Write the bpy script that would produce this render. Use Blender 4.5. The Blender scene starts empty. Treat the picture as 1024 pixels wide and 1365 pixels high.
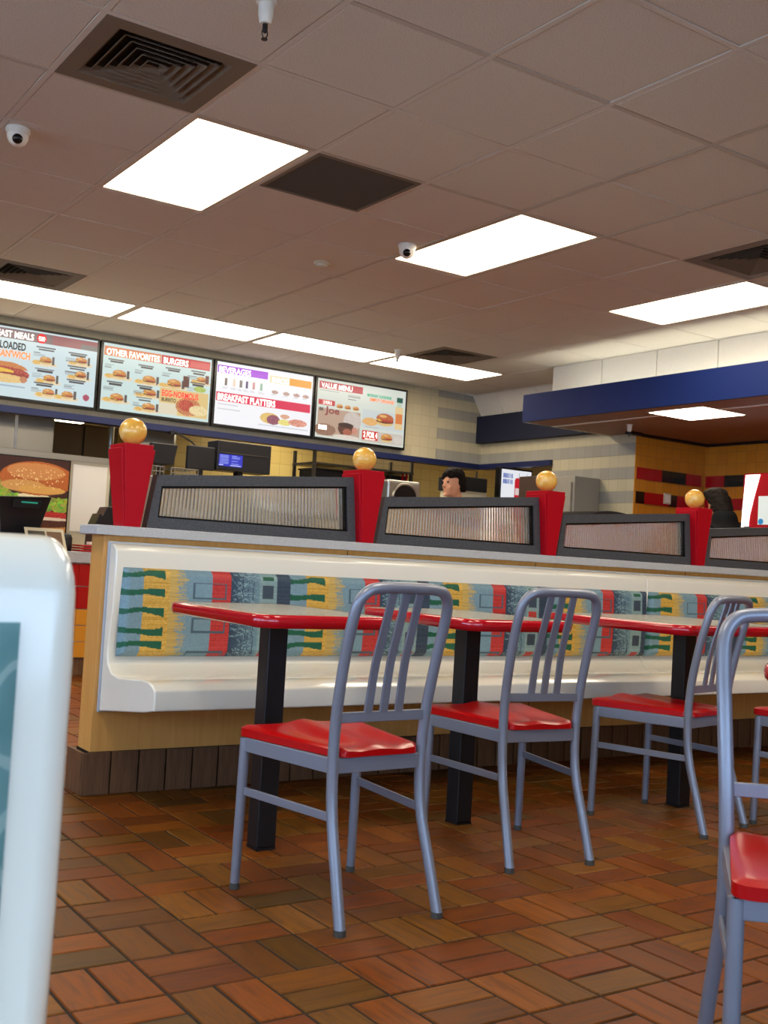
import bpy, bmesh, math, random
import numpy as np
from mathutils import Vector, Matrix
random.seed(7)
rng = np.random.RandomState(5)
S = bpy.context.scene
COL = S.collection

# ---------------------------------------------------------------- camera
F_PX, YAW, PITCH, ROLL, EYE = 1460.96, -0.59492, 0.0466, 0.05694, 0.892
def cam_axes():
    cy, sy = math.cos(YAW), math.sin(YAW)
    f = np.array([-sy*math.cos(PITCH), cy*math.cos(PITCH), math.sin(PITCH)])
    r = np.array([cy, sy, 0.0]); u = np.cross(r, f)
    return (math.cos(ROLL)*r+math.sin(ROLL)*u, -math.sin(ROLL)*r+math.cos(ROLL)*u, f)
CR, CU, CF = cam_axes()
cam = bpy.data.objects.new('camera', bpy.data.cameras.new('camera')); COL.objects.link(cam)
M = Matrix.Identity(4)
for i in range(3):
    M[i][0], M[i][1], M[i][2] = CR[i], CU[i], -CF[i]
M[2][3] = EYE
cam.matrix_world = M
cam.data.sensor_fit = 'VERTICAL'; cam.data.sensor_height = 36; cam.data.lens = F_PX/1365*36
cam.data.clip_start = 0.02
cam.data.dof.use_dof = True; cam.data.dof.focus_distance = 3.6; cam.data.dof.aperture_fstop = 12
S.camera = cam
def to_px(X):      # where a world point falls in the 1024x1365 frame (only used to see which tiles are in view)
    d = np.array(X, float)-np.array([0, 0, EYE])
    z = d@CF
    if z < 0.1: return None
    return 512+F_PX*(d@CR)/z, 682.5-F_PX*(d@CU)/z, z

# ---------------------------------------------------------------- world, exposure
W = bpy.data.worlds.new('world'); S.world = W; W.use_nodes = True
wn = W.node_tree.nodes; bg = wn['Background']
bg.inputs['Color'].default_value = (0.48, 0.69, 1.0, 1); bg.inputs['Strength'].default_value = 7.2
S.view_settings.view_transform = 'Standard'; S.view_settings.look = 'None'
S.view_settings.exposure = 0.0; S.view_settings.gamma = 1; S.view_settings.use_curve_mapping = False
CEIL_E = 13.0       # radiance of the ceiling light diffusers

# ---------------------------------------------------------------- helpers
def lin(c):
    return tuple(((x/255)/12.92 if x/255 <= 0.04045 else ((x/255+0.055)/1.055)**2.4) for x in c)
MATS = {}
def mat(name, rgb, rough=0.5, metal=0.0, spec=0.5, coat=0.0, emit=None, es=0.0, trans=0.0, ior=1.45, lin_in=False):
    if name in MATS: return MATS[name]
    m = bpy.data.materials.new(name); m.use_nodes = True; MATS[name] = m
    b = m.node_tree.nodes['Principled BSDF']
    c = rgb if lin_in else lin(rgb)
    b.inputs['Base Color'].default_value = (*c, 1); b.inputs['Roughness'].default_value = rough
    b.inputs['Metallic'].default_value = metal; b.inputs['Specular IOR Level'].default_value = spec
    b.inputs['Coat Weight'].default_value = coat; b.inputs['Coat Roughness'].default_value = 0.08
    b.inputs['Transmission Weight'].default_value = trans; b.inputs['IOR'].default_value = ior
    if emit is not None:
        b.inputs['Emission Color'].default_value = (*lin(emit), 1); b.inputs['Emission Strength'].default_value = es
    return m
def N(m, t, **kw):
    n = m.node_tree.nodes.new(t)
    for k, v in kw.items(): setattr(n, k, v)
    return n
def L(m, a, b): m.node_tree.links.new(a, b)
def P(m): return m.node_tree.nodes['Principled BSDF']
def ramp(m, stops, interp='LINEAR'):
    r = N(m, 'ShaderNodeValToRGB'); r.color_ramp.interpolation = interp
    e = r.color_ramp.elements
    while len(e) < len(stops): e.new(0.5)
    for i, (p, c) in enumerate(stops):
        e[i].position = p; e[i].color = (*lin(c), 1)
    return r
def speckle(m, scale, stops, coord='Object', detail=4, stretch=None, bump=0.0, rough=None):
    tc = N(m, 'ShaderNodeTexCoord'); src = tc.outputs[coord]
    if stretch:
        mp = N(m, 'ShaderNodeMapping'); mp.inputs['Scale'].default_value = stretch
        L(m, src, mp.inputs['Vector']); src = mp.outputs['Vector']
    nz = N(m, 'ShaderNodeTexNoise'); nz.inputs['Scale'].default_value = scale; nz.inputs['Detail'].default_value = detail
    L(m, src, nz.inputs['Vector'])
    r = ramp(m, stops); L(m, nz.outputs['Fac'], r.inputs['Fac']); L(m, r.outputs['Color'], P(m).inputs['Base Color'])
    if bump:
        bp = N(m, 'ShaderNodeBump'); bp.inputs['Strength'].default_value = bump; bp.inputs['Distance'].default_value = 0.003
        L(m, nz.outputs['Fac'], bp.inputs['Height']); L(m, bp.outputs['Normal'], P(m).inputs['Normal'])
    return nz

ORG = {}
def tagp(o, label=None, cat=None, group=None, kind=None):
    if label: o['label'] = label
    if cat: o['category'] = cat
    if group: o['group'] = group
    if kind: o['kind'] = kind
    return o
def thing(name, label, cat, loc=(0, 0, 0), group=None):
    o = bpy.data.objects.new(name, None); COL.objects.link(o); o.location = loc; o.empty_display_size = 0.1
    ORG[o] = Vector(loc); tagp(o, label, cat, group)
    return o
def copy_tree(o, parent=None):
    c = o.copy(); COL.objects.link(c); c.parent = parent
    for ch in list(o.children): copy_tree(ch, c)
    return c

class MB:
    def __init__(s): s.v = []; s.f = []; s.uv = None
    def add(s, v, f):
        n = len(s.v); s.v += [tuple(map(float, p)) for p in v]; s.f += [tuple(i+n for i in q) for q in f]; return s
    def hexa(s, p):      # 4 bottom ccw, 4 top ccw
        return s.add(p, [(3, 2, 1, 0), (4, 5, 6, 7), (0, 1, 5, 4), (1, 2, 6, 5), (2, 3, 7, 6), (3, 0, 4, 7)])
    def box(s, x0, x1, y0, y1, z0, z1):
        return s.hexa([(x0, y0, z0), (x1, y0, z0), (x1, y1, z0), (x0, y1, z0), (x0, y0, z1), (x1, y0, z1), (x1, y1, z1), (x0, y1, z1)])
    def prism(s, poly, a, b, axis):
        n = len(poly)
        mk = {'x': lambda p, t: (t, p[0], p[1]), 'y': lambda p, t: (p[0], t, p[1]), 'z': lambda p, t: (p[0], p[1], t)}[axis]
        v = [mk(p, a) for p in poly]+[mk(p, b) for p in poly]
        f = [tuple(range(n-1, -1, -1)), tuple(range(n, 2*n))]+[(i, (i+1) % n, n+(i+1) % n, n+i) for i in range(n)]
        return s.add(v, f)
    def tube(s, pts, r, n=10, caps=True, flat=None):
        pts = [Vector(p) for p in pts]; rs = r if isinstance(r, (list, tuple)) else [r]*len(pts)
        t0 = (pts[1]-pts[0]).normalized()
        up = Vector((1, 0, 0)) if abs(t0.x) < 0.8 else Vector((0, 0, 1))
        u = (up-t0*up.dot(t0)).normalized(); V = []
        for i, p in enumerate(pts):
            t = ((pts[min(i+1, len(pts)-1)]-p).normalized()+(p-pts[max(i-1, 0)]).normalized()).normalized()
            u = (u-t*u.dot(t)).normalized(); w = t.cross(u)
            for k in range(n):
                a = 2*math.pi*k/n; V.append(p+u*math.cos(a)*rs[i]+w*math.sin(a)*rs[i]*(flat or 1))
        Fc = [(i*n+k, i*n+(k+1) % n, (i+1)*n+(k+1) % n, (i+1)*n+k) for i in range(len(pts)-1) for k in range(n)]
        if caps: Fc += [tuple(range(n-1, -1, -1)), tuple(range((len(pts)-1)*n, len(pts)*n))]
        return s.add(V, Fc)
    def lathe(s, prof, c=(0, 0, 0), n=20):
        V = []; m = len(prof)
        for r, z in prof:
            for k in range(n):
                a = 2*math.pi*k/n; V.append((c[0]+r*math.cos(a), c[1]+r*math.sin(a), c[2]+z))
        Fc = [(i*n+k, i*n+(k+1) % n, (i+1)*n+(k+1) % n, (i+1)*n+k) for i in range(m-1) for k in range(n)]
        if prof[0][0] > 1e-5: Fc.append(tuple(range(n-1, -1, -1)))
        if prof[-1][0] > 1e-5: Fc.append(tuple(range((m-1)*n, m*n)))
        return s.add(V, Fc)
    def ball(s, c, r, n=20, m=12, sc=(1, 1, 1)):
        V = []; Fc = []
        for i in range(m+1):
            th = math.pi*i/m
            for k in range(n):
                a = 2*math.pi*k/n
                V.append((c[0]+r*sc[0]*math.sin(th)*math.cos(a), c[1]+r*sc[1]*math.sin(th)*math.sin(a), c[2]-r*sc[2]*math.cos(th)))
        Fc = [(i*n+k, i*n+(k+1) % n, (i+1)*n+(k+1) % n, (i+1)*n+k) for i in range(m) for k in range(n)]
        return s.add(V, Fc)
    def mesh(s, name, org=Vector((0, 0, 0)), smooth=None):
        me = bpy.data.meshes.new(name)
        me.from_pydata([(a-org[0], b-org[1], c-org[2]) for a, b, c in s.v], [], s.f)
        bm = bmesh.new(); bm.from_mesh(me)
        bmesh.ops.remove_doubles(bm, verts=bm.verts, dist=1e-6)
        bmesh.ops.recalc_face_normals(bm, faces=bm.faces); bm.to_mesh(me); bm.free()
        if smooth:
            for q in me.polygons: q.use_smooth = True
            me.set_sharp_from_angle(angle=math.radians(smooth))
        return me
    def build(s, name, m, parent=None, bevel=0, seg=2, smooth=None, loc=None):
        org = ORG[parent] if parent is not None else Vector(loc or (0, 0, 0))
        me = s.mesh(name, org, smooth or (40 if bevel else None)); me.materials.append(m)
        o = bpy.data.objects.new(name, me); COL.objects.link(o)
        if parent is not None: o.parent = parent
        else: o.location = org
        ORG[o] = org
        if bevel:
            b = o.modifiers.new('bevel', 'BEVEL'); b.width = bevel; b.segments = seg; b.limit_method = 'ANGLE'; b.angle_limit = math.radians(35); b.harden_normals = True
        return o
def B(*a): return MB().box(*a)
def struct(name, mb, m, **kw):
    o = mb.build(name, m, **kw); o['kind'] = 'structure'; return o

def color_grid(name, pts_fn, canvas, nx, ny, m, parent):
    """flat or curved print: a grid whose points take their colour from a drawn pattern (h,w,3 in sRGB 0-255)"""
    org = ORG[parent]; h, w, _ = canvas.shape
    V = []; Cc = []
    for j in range(ny+1):
        for i in range(nx+1):
            u, v = i/nx, j/ny
            p = pts_fn(u, v); V.append((p[0]-org[0], p[1]-org[1], p[2]-org[2]))
            Cc.append(canvas[min(h-1, int(v*h)), min(w-1, int(u*w))])
    Fc = [(j*(nx+1)+i, (j+1)*(nx+1)+i, (j+1)*(nx+1)+i+1, j*(nx+1)+i+1) for j in range(ny) for i in range(nx)]
    me = bpy.data.meshes.new(name); me.from_pydata(V, [], Fc)
    at = me.color_attributes.new('print', 'FLOAT_COLOR', 'POINT')
    A = np.clip(np.array(Cc)/255, 0, 1); A = np.where(A <= 0.04045, A/12.92, ((A+0.055)/1.055)**2.4)
    at.data.foreach_set('color', np.concatenate([A, np.ones((len(A), 1))], 1).astype(np.float32).ravel())
    for q in me.polygons: q.use_smooth = True
    me.materials.append(m)
    o = bpy.data.objects.new(name, me); COL.objects.link(o); o.parent = parent; ORG[o] = org
    return o
def print_mat(name, rough=0.5, emit=0.0):
    m = mat(name, (200, 200, 200), rough)
    a = N(m, 'ShaderNodeAttribute', attribute_name='print')
    if emit:
        P(m).inputs['Base Color'].default_value = (0.02, 0.02, 0.02, 1)
        L(m, a.outputs['Color'], P(m).inputs['Emission Color']); P(m).inputs['Emission Strength'].default_value = emit
    else: L(m, a.outputs['Color'], P(m).inputs['Base Color'])
    return m

def lettering(txt, x0, x1, z0, z1, y, m, parent, slant=0.0, bold=0.0, name='lettering'):
    """real letters fitted to a box on a wall that faces -Y"""
    cu = bpy.data.curves.new('t', 'FONT'); cu.body = txt; cu.size = 1; cu.offset = bold; cu.fill_mode = 'FRONT'; cu.resolution_u = 3
    ob = bpy.data.objects.new('t', cu); COL.objects.link(ob)
    dg = bpy.context.evaluated_depsgraph_get(); me = bpy.data.meshes.new_from_object(ob.evaluated_get(dg))
    bpy.data.objects.remove(ob); bpy.data.curves.remove(cu)
    co = np.array([v.co[:] for v in me.vertices]); a, b = co.min(0), co.max(0); org = ORG[parent]
    for v in me.vertices:
        u = (v.co.x-a[0])/(b[0]-a[0]); w = (v.co.y-a[1])/(b[1]-a[1])
        v.co = (x0+u*(x1-x0)-org[0], y-org[1], z0+w*(z1-z0)+slant*(u-0.5)*(x1-x0)-org[2])
    me.materials.clear(); me.materials.append(m)
    o = bpy.data.objects.new(name, me); COL.objects.link(o); o.parent = parent; ORG[o] = org
    return o

# ---------------------------------------------------------------- materials
def tile_mat(name, per_object):
    m = mat(name, (150, 90, 50), 0.32, spec=0.22)
    if per_object: rnd = N(m, 'ShaderNodeObjectInfo').outputs['Random']
    else: rnd = N(m, 'ShaderNodeNewGeometry').outputs['Random Per Island']
    base = ramp(m, [(0.0, (108, 54, 12)), (0.2, (130, 68, 14)), (0.38, (138, 78, 18)), (0.52, (112, 70, 18)), (0.66, (122, 58, 12)), (0.8, (92, 62, 18)), (1.0, (138, 86, 24))])
    L(m, rnd, base.inputs['Fac'])
    uv = N(m, 'ShaderNodeUVMap'); mp = N(m, 'ShaderNodeMapping'); mp.inputs['Scale'].default_value = (5, 42, 1)
    cb = N(m, 'ShaderNodeCombineXYZ'); mu = N(m, 'ShaderNodeMath', operation='MULTIPLY'); mu.inputs[1].default_value = 97
    L(m, rnd, mu.inputs[0]); L(m, mu.outputs[0], cb.inputs['Z']); L(m, mu.outputs[0], cb.inputs['X']); L(m, cb.outputs[0], mp.inputs['Location'])
    L(m, uv.outputs['UV'], mp.inputs['Vector'])
    nz = N(m, 'ShaderNodeTexNoise'); nz.inputs['Scale'].default_value = 1.6; nz.inputs['Detail'].default_value = 5; nz.inputs['Distortion'].default_value = 0.8
    L(m, mp.outputs['Vector'], nz.inputs['Vector'])
    mx = N(m, 'ShaderNodeMix', data_type='RGBA', blend_type='MULTIPLY'); mx.inputs['Factor'].default_value = 0.75
    g = ramp(m, [(0.3, (150, 140, 125)), (0.5, (225, 220, 210)), (0.68, (255, 250, 235))])
    L(m, nz.outputs['Fac'], g.inputs['Fac']); L(m, base.outputs['Color'], mx.inputs['A']); L(m, g.outputs['Color'], mx.inputs['B'])
    L(m, mx.outputs['Result'], P(m).inputs['Base Color'])
    rr = N(m, 'ShaderNodeMapRange'); rr.inputs['To Min'].default_value = 0.32; rr.inputs['To Max'].default_value = 0.55
    L(m, nz.outputs['Fac'], rr.inputs['Value']); L(m, rr.outputs[0], P(m).inputs['Roughness'])
    return m
M_TILE = tile_mat('quarry_tile', True); M_TILEF = tile_mat('quarry_tile_field', False)
M_GROUT = mat('grout', (48, 36, 28), 0.9); speckle(M_GROUT, 60, [(0.3, (26, 19, 14)), (0.7, (40, 30, 22))])
M_BASE = mat('base_tile', (100, 78, 56), 0.5); speckle(M_BASE, 9, [(0.3, (86, 58, 36)), (0.7, (116, 82, 54))], stretch=(14, 14, 1))
M_CEIL = mat('ceiling_tile', (196, 184, 172), 0.95, spec=0.1); speckle(M_CEIL, 260, [(0.35, (204, 196, 184)), (0.5, (228, 221, 210)), (0.7, (233, 227, 217))], detail=2, bump=0.35)
M_TEE = mat('ceiling_tee', (222, 214, 203), 0.8)
M_TEED = mat('ceiling_tee_dirty', (202, 192, 179), 0.8)
M_WHITE = mat('white_plastic', (232, 226, 214), 0.35)
M_SHELL = mat('bench_shell', (236, 231, 214), 0.16, spec=0.5, coat=0.35)
M_MAPLE = mat('maple', (206, 154, 88), 0.38); speckle(M_MAPLE, 5, [(0.2, (204, 144, 72)), (0.55, (214, 156, 82)), (0.85, (220, 164, 92))], stretch=(9, 9, .8))
M_LEDGE = mat('ledge_laminate', (186, 186, 182), 0.35); speckle(M_LEDGE, 420, [(0.35, (140, 142, 142)), (0.5, (192, 192, 190)), (0.7, (212, 211, 206))], detail=2)
M_RED = mat('red_post', (176, 8, 26), 0.45, spec=0.2)
M_BALL = mat('amber_ball', (236, 190, 90), 0.2, coat=0.4); speckle(M_BALL, 22, [(0.35, (230, 168, 66)), (0.55, (238, 184, 86)), (0.75, (246, 208, 132))], detail=5)
M_FRAME = mat('frame_grey', (92, 94, 98), 0.45); speckle(M_FRAME, 300, [(0.35, (62, 63, 66)), (0.65, (84, 85, 88))], detail=2)
M_BLACK = mat('black_metal', (20, 20, 22), 0.42)
M_GASKET = mat('black_gasket', (14, 14, 16), 0.25)
M_GLASS = mat('reeded_glass', (245, 238, 220), 0.05, trans=0.9, ior=1.35)
M_CHROME = mat('aluminium_paint', (134, 138, 150), 0.36, metal=0.4, spec=0.5)
M_WELD = mat('bare_metal', (170, 172, 178), 0.3, metal=0.8)
M_FOOT = mat('foot_rubber', (70, 68, 62), 0.7)
M_SEAT = mat('seat_red', (176, 6, 10), 0.28, spec=0.3, coat=0.1)
M_TRIM = mat('table_rim_red', (176, 10, 26), 0.14, coat=0.6)
M_TOP = mat('table_laminate', (150, 150, 138), 0.22); speckle(M_TOP, 240, [(0.35, (128, 130, 122)), (0.65, (160, 160, 148))], detail=2)
M_BLUE = mat('blue_trim', (18, 28, 72), 0.45)
M_BLUEF = mat('blue_fascia', (16, 36, 94), 0.6, spec=0.2)
M_NAVY = mat('navy_beam', (10, 18, 44), 0.7)
M_DIFF = mat('light_diffuser', (255, 250, 240), 0.5, emit=(255, 240, 214), es=CEIL_E)
M_LFRAME = mat('light_frame', (216, 206, 188), 0.5)
M_VENT = mat('vent_metal', (120, 106, 90), 0.55)
M_VENTD = mat('vent_dark', (20, 17, 15), 0.8)
M_RETURN = mat('return_mesh', (84, 82, 80), 0.8)
M_STEEL = mat('stainless', (176, 174, 166), 0.28, metal=0.9)
M_STEELD = mat('stainless_dark', (110, 106, 98), 0.35, metal=0.85)
M_CREAM = mat('cream_paint', (206, 196, 168), 0.25)
M_WOODC = mat('canopy_soffit', (150, 110, 84), 0.6); speckle(M_WOODC, 8, [(0.3, (138, 98, 74)), (0.7, (164, 124, 96))], stretch=(20, 1, 1))
M_KWALL = mat('kitchen_tile', (206, 186, 128), 0.35)
M_DARKP = mat('dark_plastic', (24, 24, 28), 0.35)
M_PRINT = print_mat('fabric_print', 0.55)
M_SCREEN = print_mat('menu_display', 0.25, emit=0.92)
M_POSTER = print_mat('poster_print', 0.4, emit=0.0)
M_GROUTW = mat('wall_grout', (188, 178, 156), 0.8)
def wall_tile(name, size, cols, grout, axis, stripe=None):
    """fine wall tile, too small here to tell apart: grout lines from a brick node; stripe = alternate rows recoloured"""
    m = mat(name, cols[0], 0.25, spec=0.5)
    ge = N(m, 'ShaderNodeNewGeometry'); sp = N(m, 'ShaderNodeSeparateXYZ'); L(m, ge.outputs['Position'], sp.inputs[0])
    cb = N(m, 'ShaderNodeCombineXYZ'); L(m, sp.outputs[axis], cb.inputs['X'])
    sh = N(m, 'ShaderNodeMath', operation='ADD'); sh.inputs[1].default_value = -2.01; L(m, sp.outputs['Z'], sh.inputs[0]); L(m, sh.outputs[0], cb.inputs['Y'])
    br = N(m, 'ShaderNodeTexBrick'); br.offset = 0; br.squash = 1
    br.inputs['Scale'].default_value = 1; br.inputs['Brick Width'].default_value = size; br.inputs['Row Height'].default_value = size
    br.inputs['Mortar Size'].default_value = 0.0022; br.inputs['Mortar Smooth'].default_value = 0.1
    br.inputs['Mortar'].default_value = (*lin(grout), 1)
    L(m, cb.outputs[0], br.inputs['Vector'])
    br.inputs['Color1'].default_value = (*lin(cols[0]), 1); br.inputs['Color2'].default_value = (*lin(cols[1]), 1)
    out = br.outputs['Color']
    L(m, out, P(m).inputs['Base Color'])
    bp = N(m, 'ShaderNodeBump'); bp.inputs['Strength'].default_value = 0.4; bp.inputs['Distance'].default_value = 0.002; bp.invert = True
    L(m, br.outputs['Fac'], bp.inputs['Height']); L(m, bp.outputs['Normal'], P(m).inputs['Normal'])
    return m
M_WT = wall_tile('white_wall_tile', 0.1105, [(192, 181, 152), (186, 175, 147)], (172, 162, 134), 'X')
M_WTY = wall_tile('white_wall_tile_side', 0.1105, [(192, 181, 152), (186, 175, 147)], (172, 162, 134), 'Y')
M_GT = wall_tile('grey_wall_tile', 0.1105, [(160, 155, 144), (152, 148, 138)], (146, 140, 128), 'X')
M_GTY = wall_tile('grey_wall_tile_side', 0.1105, [(160, 155, 144), (152, 148, 138)], (146, 140, 128), 'Y')
M_YT = wall_tile('ochre_wall_tile', 0.1105, [(214, 142, 44), (206, 134, 40)], (176, 120, 52), 'X')
M_YTY = wall_tile('ochre_wall_tile_side', 0.1105, [(214, 142, 44), (206, 134, 40)], (176, 120, 52), 'Y')
M_KT = wall_tile('kitchen_wall_tile', 0.15, [(214, 192, 128), (208, 184, 120)], (170, 148, 96), 'X')
M_RT = mat('red_tile', (176, 12, 26), 0.2, coat=0.4); M_BT = mat('black_tile', (22, 20, 20), 0.2, coat=0.4); M_OT = mat('ochre_tile', (222, 148, 48), 0.2, coat=0.3)
M_WALLP = mat('wall_paint', (200, 188, 168), 0.8)
M_GLASSW = bpy.data.materials.new('window_glass'); M_GLASSW.use_nodes = True
_nt = M_GLASSW.node_tree; _nt.nodes.remove(_nt.nodes['Principled BSDF'])
_t = _nt.nodes.new('ShaderNodeBsdfTransparent'); _g = _nt.nodes.new('ShaderNodeBsdfGlossy'); _x = _nt.nodes.new('ShaderNodeMixShader')
_g.inputs['Roughness'].default_value = 0.02; _x.inputs[0].default_value = 0.06
_nt.links.new(_t.outputs[0], _x.inputs[1]); _nt.links.new(_g.outputs[0], _x.inputs[2]); _nt.links.new(_x.outputs[0], _nt.nodes['Material Output'].inputs['Surface'])
M_BOUNCE = mat('bounce_pavement', (200, 196, 188), 0.9); speckle(M_BOUNCE, 30, [(0.3, (190, 186, 178)), (0.7, (208, 204, 196))])

# ---------------------------------------------------------------- floor: basket-weave quarry tiles
GX0, GY0, CELL = 1.966, 1.880, 0.2032
XW, XE, YS, YN = -3.2, 10.4, -2.6, 14.6       # shell of the building
floor = struct('floor', B(XW, XE, YS, YN, -0.06, -0.003), M_GROUT)
def tile_mesh():
    l, w, t, b = 0.2032-0.0075, 0.1016-0.0075, 0.006, 0.0022
    v = [(-l/2, -w/2, -0.004), (l/2, -w/2, -0.004), (l/2, w/2, -0.004), (-l/2, w/2, -0.004),
         (-l/2, -w/2, -b), (l/2, -w/2, -b), (l/2, w/2, -b), (-l/2, w/2, -b),
         (-l/2+b, -w/2+b, 0), (l/2-b, -w/2+b, 0), (l/2-b, w/2-b, 0), (-l/2+b, w/2-b, 0)]
    f = [(0, 1, 5, 4), (1, 2, 6, 5), (2, 3, 7, 6), (3, 0, 4, 7), (4, 5, 9, 8), (5, 6, 10, 9), (6, 7, 11, 10), (7, 4, 8, 11), (8, 9, 10, 11)]
    return v, f
TV, TF = tile_mesh()
tme = bpy.data.meshes.new('tile'); tme.from_pydata(TV, [], TF); tme.materials.append(M_TILE)
uvl = tme.uv_layers.new(name='UVMap')
for lp in tme.loops: uvl.data[lp.index].uv = TV[lp.vertex_index][:2]
tiles = []
for i in range(int((XW-GX0)/CELL)+1, int((XE-GX0)/CELL)):
    for j in range(int((YS-GY0)/CELL)+1, int((YN-GY0)/CELL)):
        for k in (0, 1):
            if (i+j) % 2 == 0: c = (GX0+(i+0.5)*CELL, GY0+(j+0.25+0.5*k)*CELL, 0.0)
            else: c = (GX0+(i+0.25+0.5*k)*CELL, GY0+(j+0.5)*CELL, math.pi/2)
            tiles.append(c)
def seen(c):
    p = to_px((c[0], c[1], 0))
    if p is None or not(60 < p[0] < 1040 and p[1] < 1385): return 0
    if c[1] > 3.82 and c[0] > 1.40: return 0      # behind or under the divider
    return 1/p[2]**3
order = sorted(tiles, key=seen, reverse=True)
near = order[:300]; rest = order[300:]
for c in near:
    o = bpy.data.objects.new('tile', tme); COL.objects.link(o); o.parent = floor
    o.location = (c[0], c[1], random.uniform(-0.0006, 0.0006)); o.rotation_euler = (random.uniform(-.003, .003), random.uniform(-.003, .003), c[2])
V = []; Fc = []; UV = []
for c in rest:
    n = len(V); cs, sn = math.cos(c[2]), math.sin(c[2]); dz = random.uniform(-0.0006, 0.0006)
    for x, y, z in TV: V.append((c[0]+cs*x-sn*y, c[1]+sn*x+cs*y, z+dz)); UV.append((x+c[0]*3, y+c[1]*3))
    Fc += [tuple(q+n for q in f) for f in TF]
fme = bpy.data.meshes.new('tile_field'); fme.from_pydata(V, [], Fc); fme.materials.append(M_TILEF)
uvl = fme.uv_layers.new(name='UVMap')
uvl.data.foreach_set('uv', np.array(UV, np.float32)[np.array([lp.vertex_index for lp in fme.loops])].ravel())
ff = bpy.data.objects.new('tile_field', fme); COL.objects.link(ff); ff.parent = floor; ff['kind'] = 'stuff'

# ---------------------------------------------------------------- ceiling grid 0.61 m
CX0, CY0, CT, CZ = 2.418, 3.054, 0.61, 2.74
ceil = struct('ceiling', B(XW, 7.31, YS, 9.2, CZ+0.03, CZ+0.09), M_CEIL)
LIGHTS = [(-1, 2, 1, 2), (2, 2, 1, 2), (5, 2, 1, 2), (-1, 8, 2, 1), (1, 8, 2, 1), (3, 8, 2, 1), (5, 8, 2, 1), (-3, 8, 2, 1),
          (-4, 2, 1, 2), (-1, -3, 1, 2), (2, -3, 1, 2), (5, -3, 1, 2), (-4, -3, 1, 2)]
VENTS = [(-2, 1), (4, 1), (-1, 7), (5, 7)]; RET = (0, 2)
busy = {RET, *VENTS}
for a, b, w, d in LIGHTS:
    for i in range(w):
        for j in range(d): busy.add((a+i, b+j))
ctm = bpy.data.meshes.new('ceiling_tile')
e = CT/2-0.012; e2 = CT/2-0.019
ctm.from_pydata([(-e, -e, 0.012), (e, -e, 0.012), (e, e, 0.012), (-e, e, 0.012), (-e, -e, 0.004), (e, -e, 0.004), (e, e, 0.004), (-e, e, 0.004),
                 (-e2, -e2, 0), (e2, -e2, 0), (e2, e2, 0), (-e2, e2, 0)], [],
                [(3, 2, 1, 0)[::-1], (0, 4, 5, 1), (1, 5, 6, 2), (2, 6, 7, 3), (3, 7, 4, 0), (4, 8, 9, 5), (5, 9, 10, 6), (6, 10, 11, 7), (7, 11, 8, 4), (8, 11, 10, 9)])
ctm.materials.append(M_CEIL)
fieldmb = MB()
i0, i1 = int(round((XW-CX0)/CT))-0, 8
for i in range(i0, i1):
    for j in range(-9, 10):
        if (i, j) in busy: continue
        cx, cy = CX0+(i+.5)*CT, CY0+(j+.5)*CT
        if cy-CT/2 < YS-0.3: continue
        pr = [to_px((cx+a*CT/2, cy+b*CT/2, CZ)) for a in (-1, 1) for b in (-1, 1)]
        if any(p and -20 < p[0] < 1044 and -20 < p[1] < 600 for p in pr):
            o = bpy.data.objects.new('ceiling_tile', ctm); COL.objects.link(o); o.parent = ceil
            o.location = (cx, cy, CZ+random.uniform(-.0015, .0015)); o.rotation_euler = (random.uniform(-.004, .004), random.uniform(-.004, .004), 0)
        else: fieldmb.box(cx-e, cx+e, cy-e, cy+e, CZ, CZ+0.01)
f2 = fieldmb.build('ceiling_tile_field', M_CEIL, ceil); f2['kind'] = 'stuff'
fix = {}
for n, (a, b, w, d) in enumerate(LIGHTS):
    for i in range(w):
        for j in range(d): fix[(a+i, b+j)] = n
def runs(keep):        # consecutive grid steps that carry a tee
    out = []; st_ = None
    for k, ok in keep+[(None, False)]:
        if ok and st_ is None: st_ = k
        if not ok and st_ is not None: out.append((st_, last)); st_ = None
        last = k
    return out
for i in range(i0, i1+1):
    x = CX0+i*CT
    for a, b in runs([(j, (i-1, j) not in fix or fix.get((i-1, j)) != fix.get((i, j))) for j in range(-9, 10)]):
        B(x-.0115, x+.0115, max(YS, CY0+a*CT-.0115), CY0+(b+1)*CT+.0115, CZ-.0012, CZ+.012).build('ceiling_tee', M_TEED if i in (2, 3) else M_TEE, ceil)
for j in range(-9, 11):
    y = CY0+j*CT
    if y < YS: continue
    for a, b in runs([(i, (i, j-1) not in fix or fix.get((i, j-1)) != fix.get((i, j))) for i in range(i0, i1)]):
        B(CX0+a*CT+.0115, CX0+(b+1)*CT-.0115, y-.0115, y+.0115, CZ-.001, CZ+.0118).build('ceiling_tee', M_TEED if j in (0, 2) else M_TEE, ceil)

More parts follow.
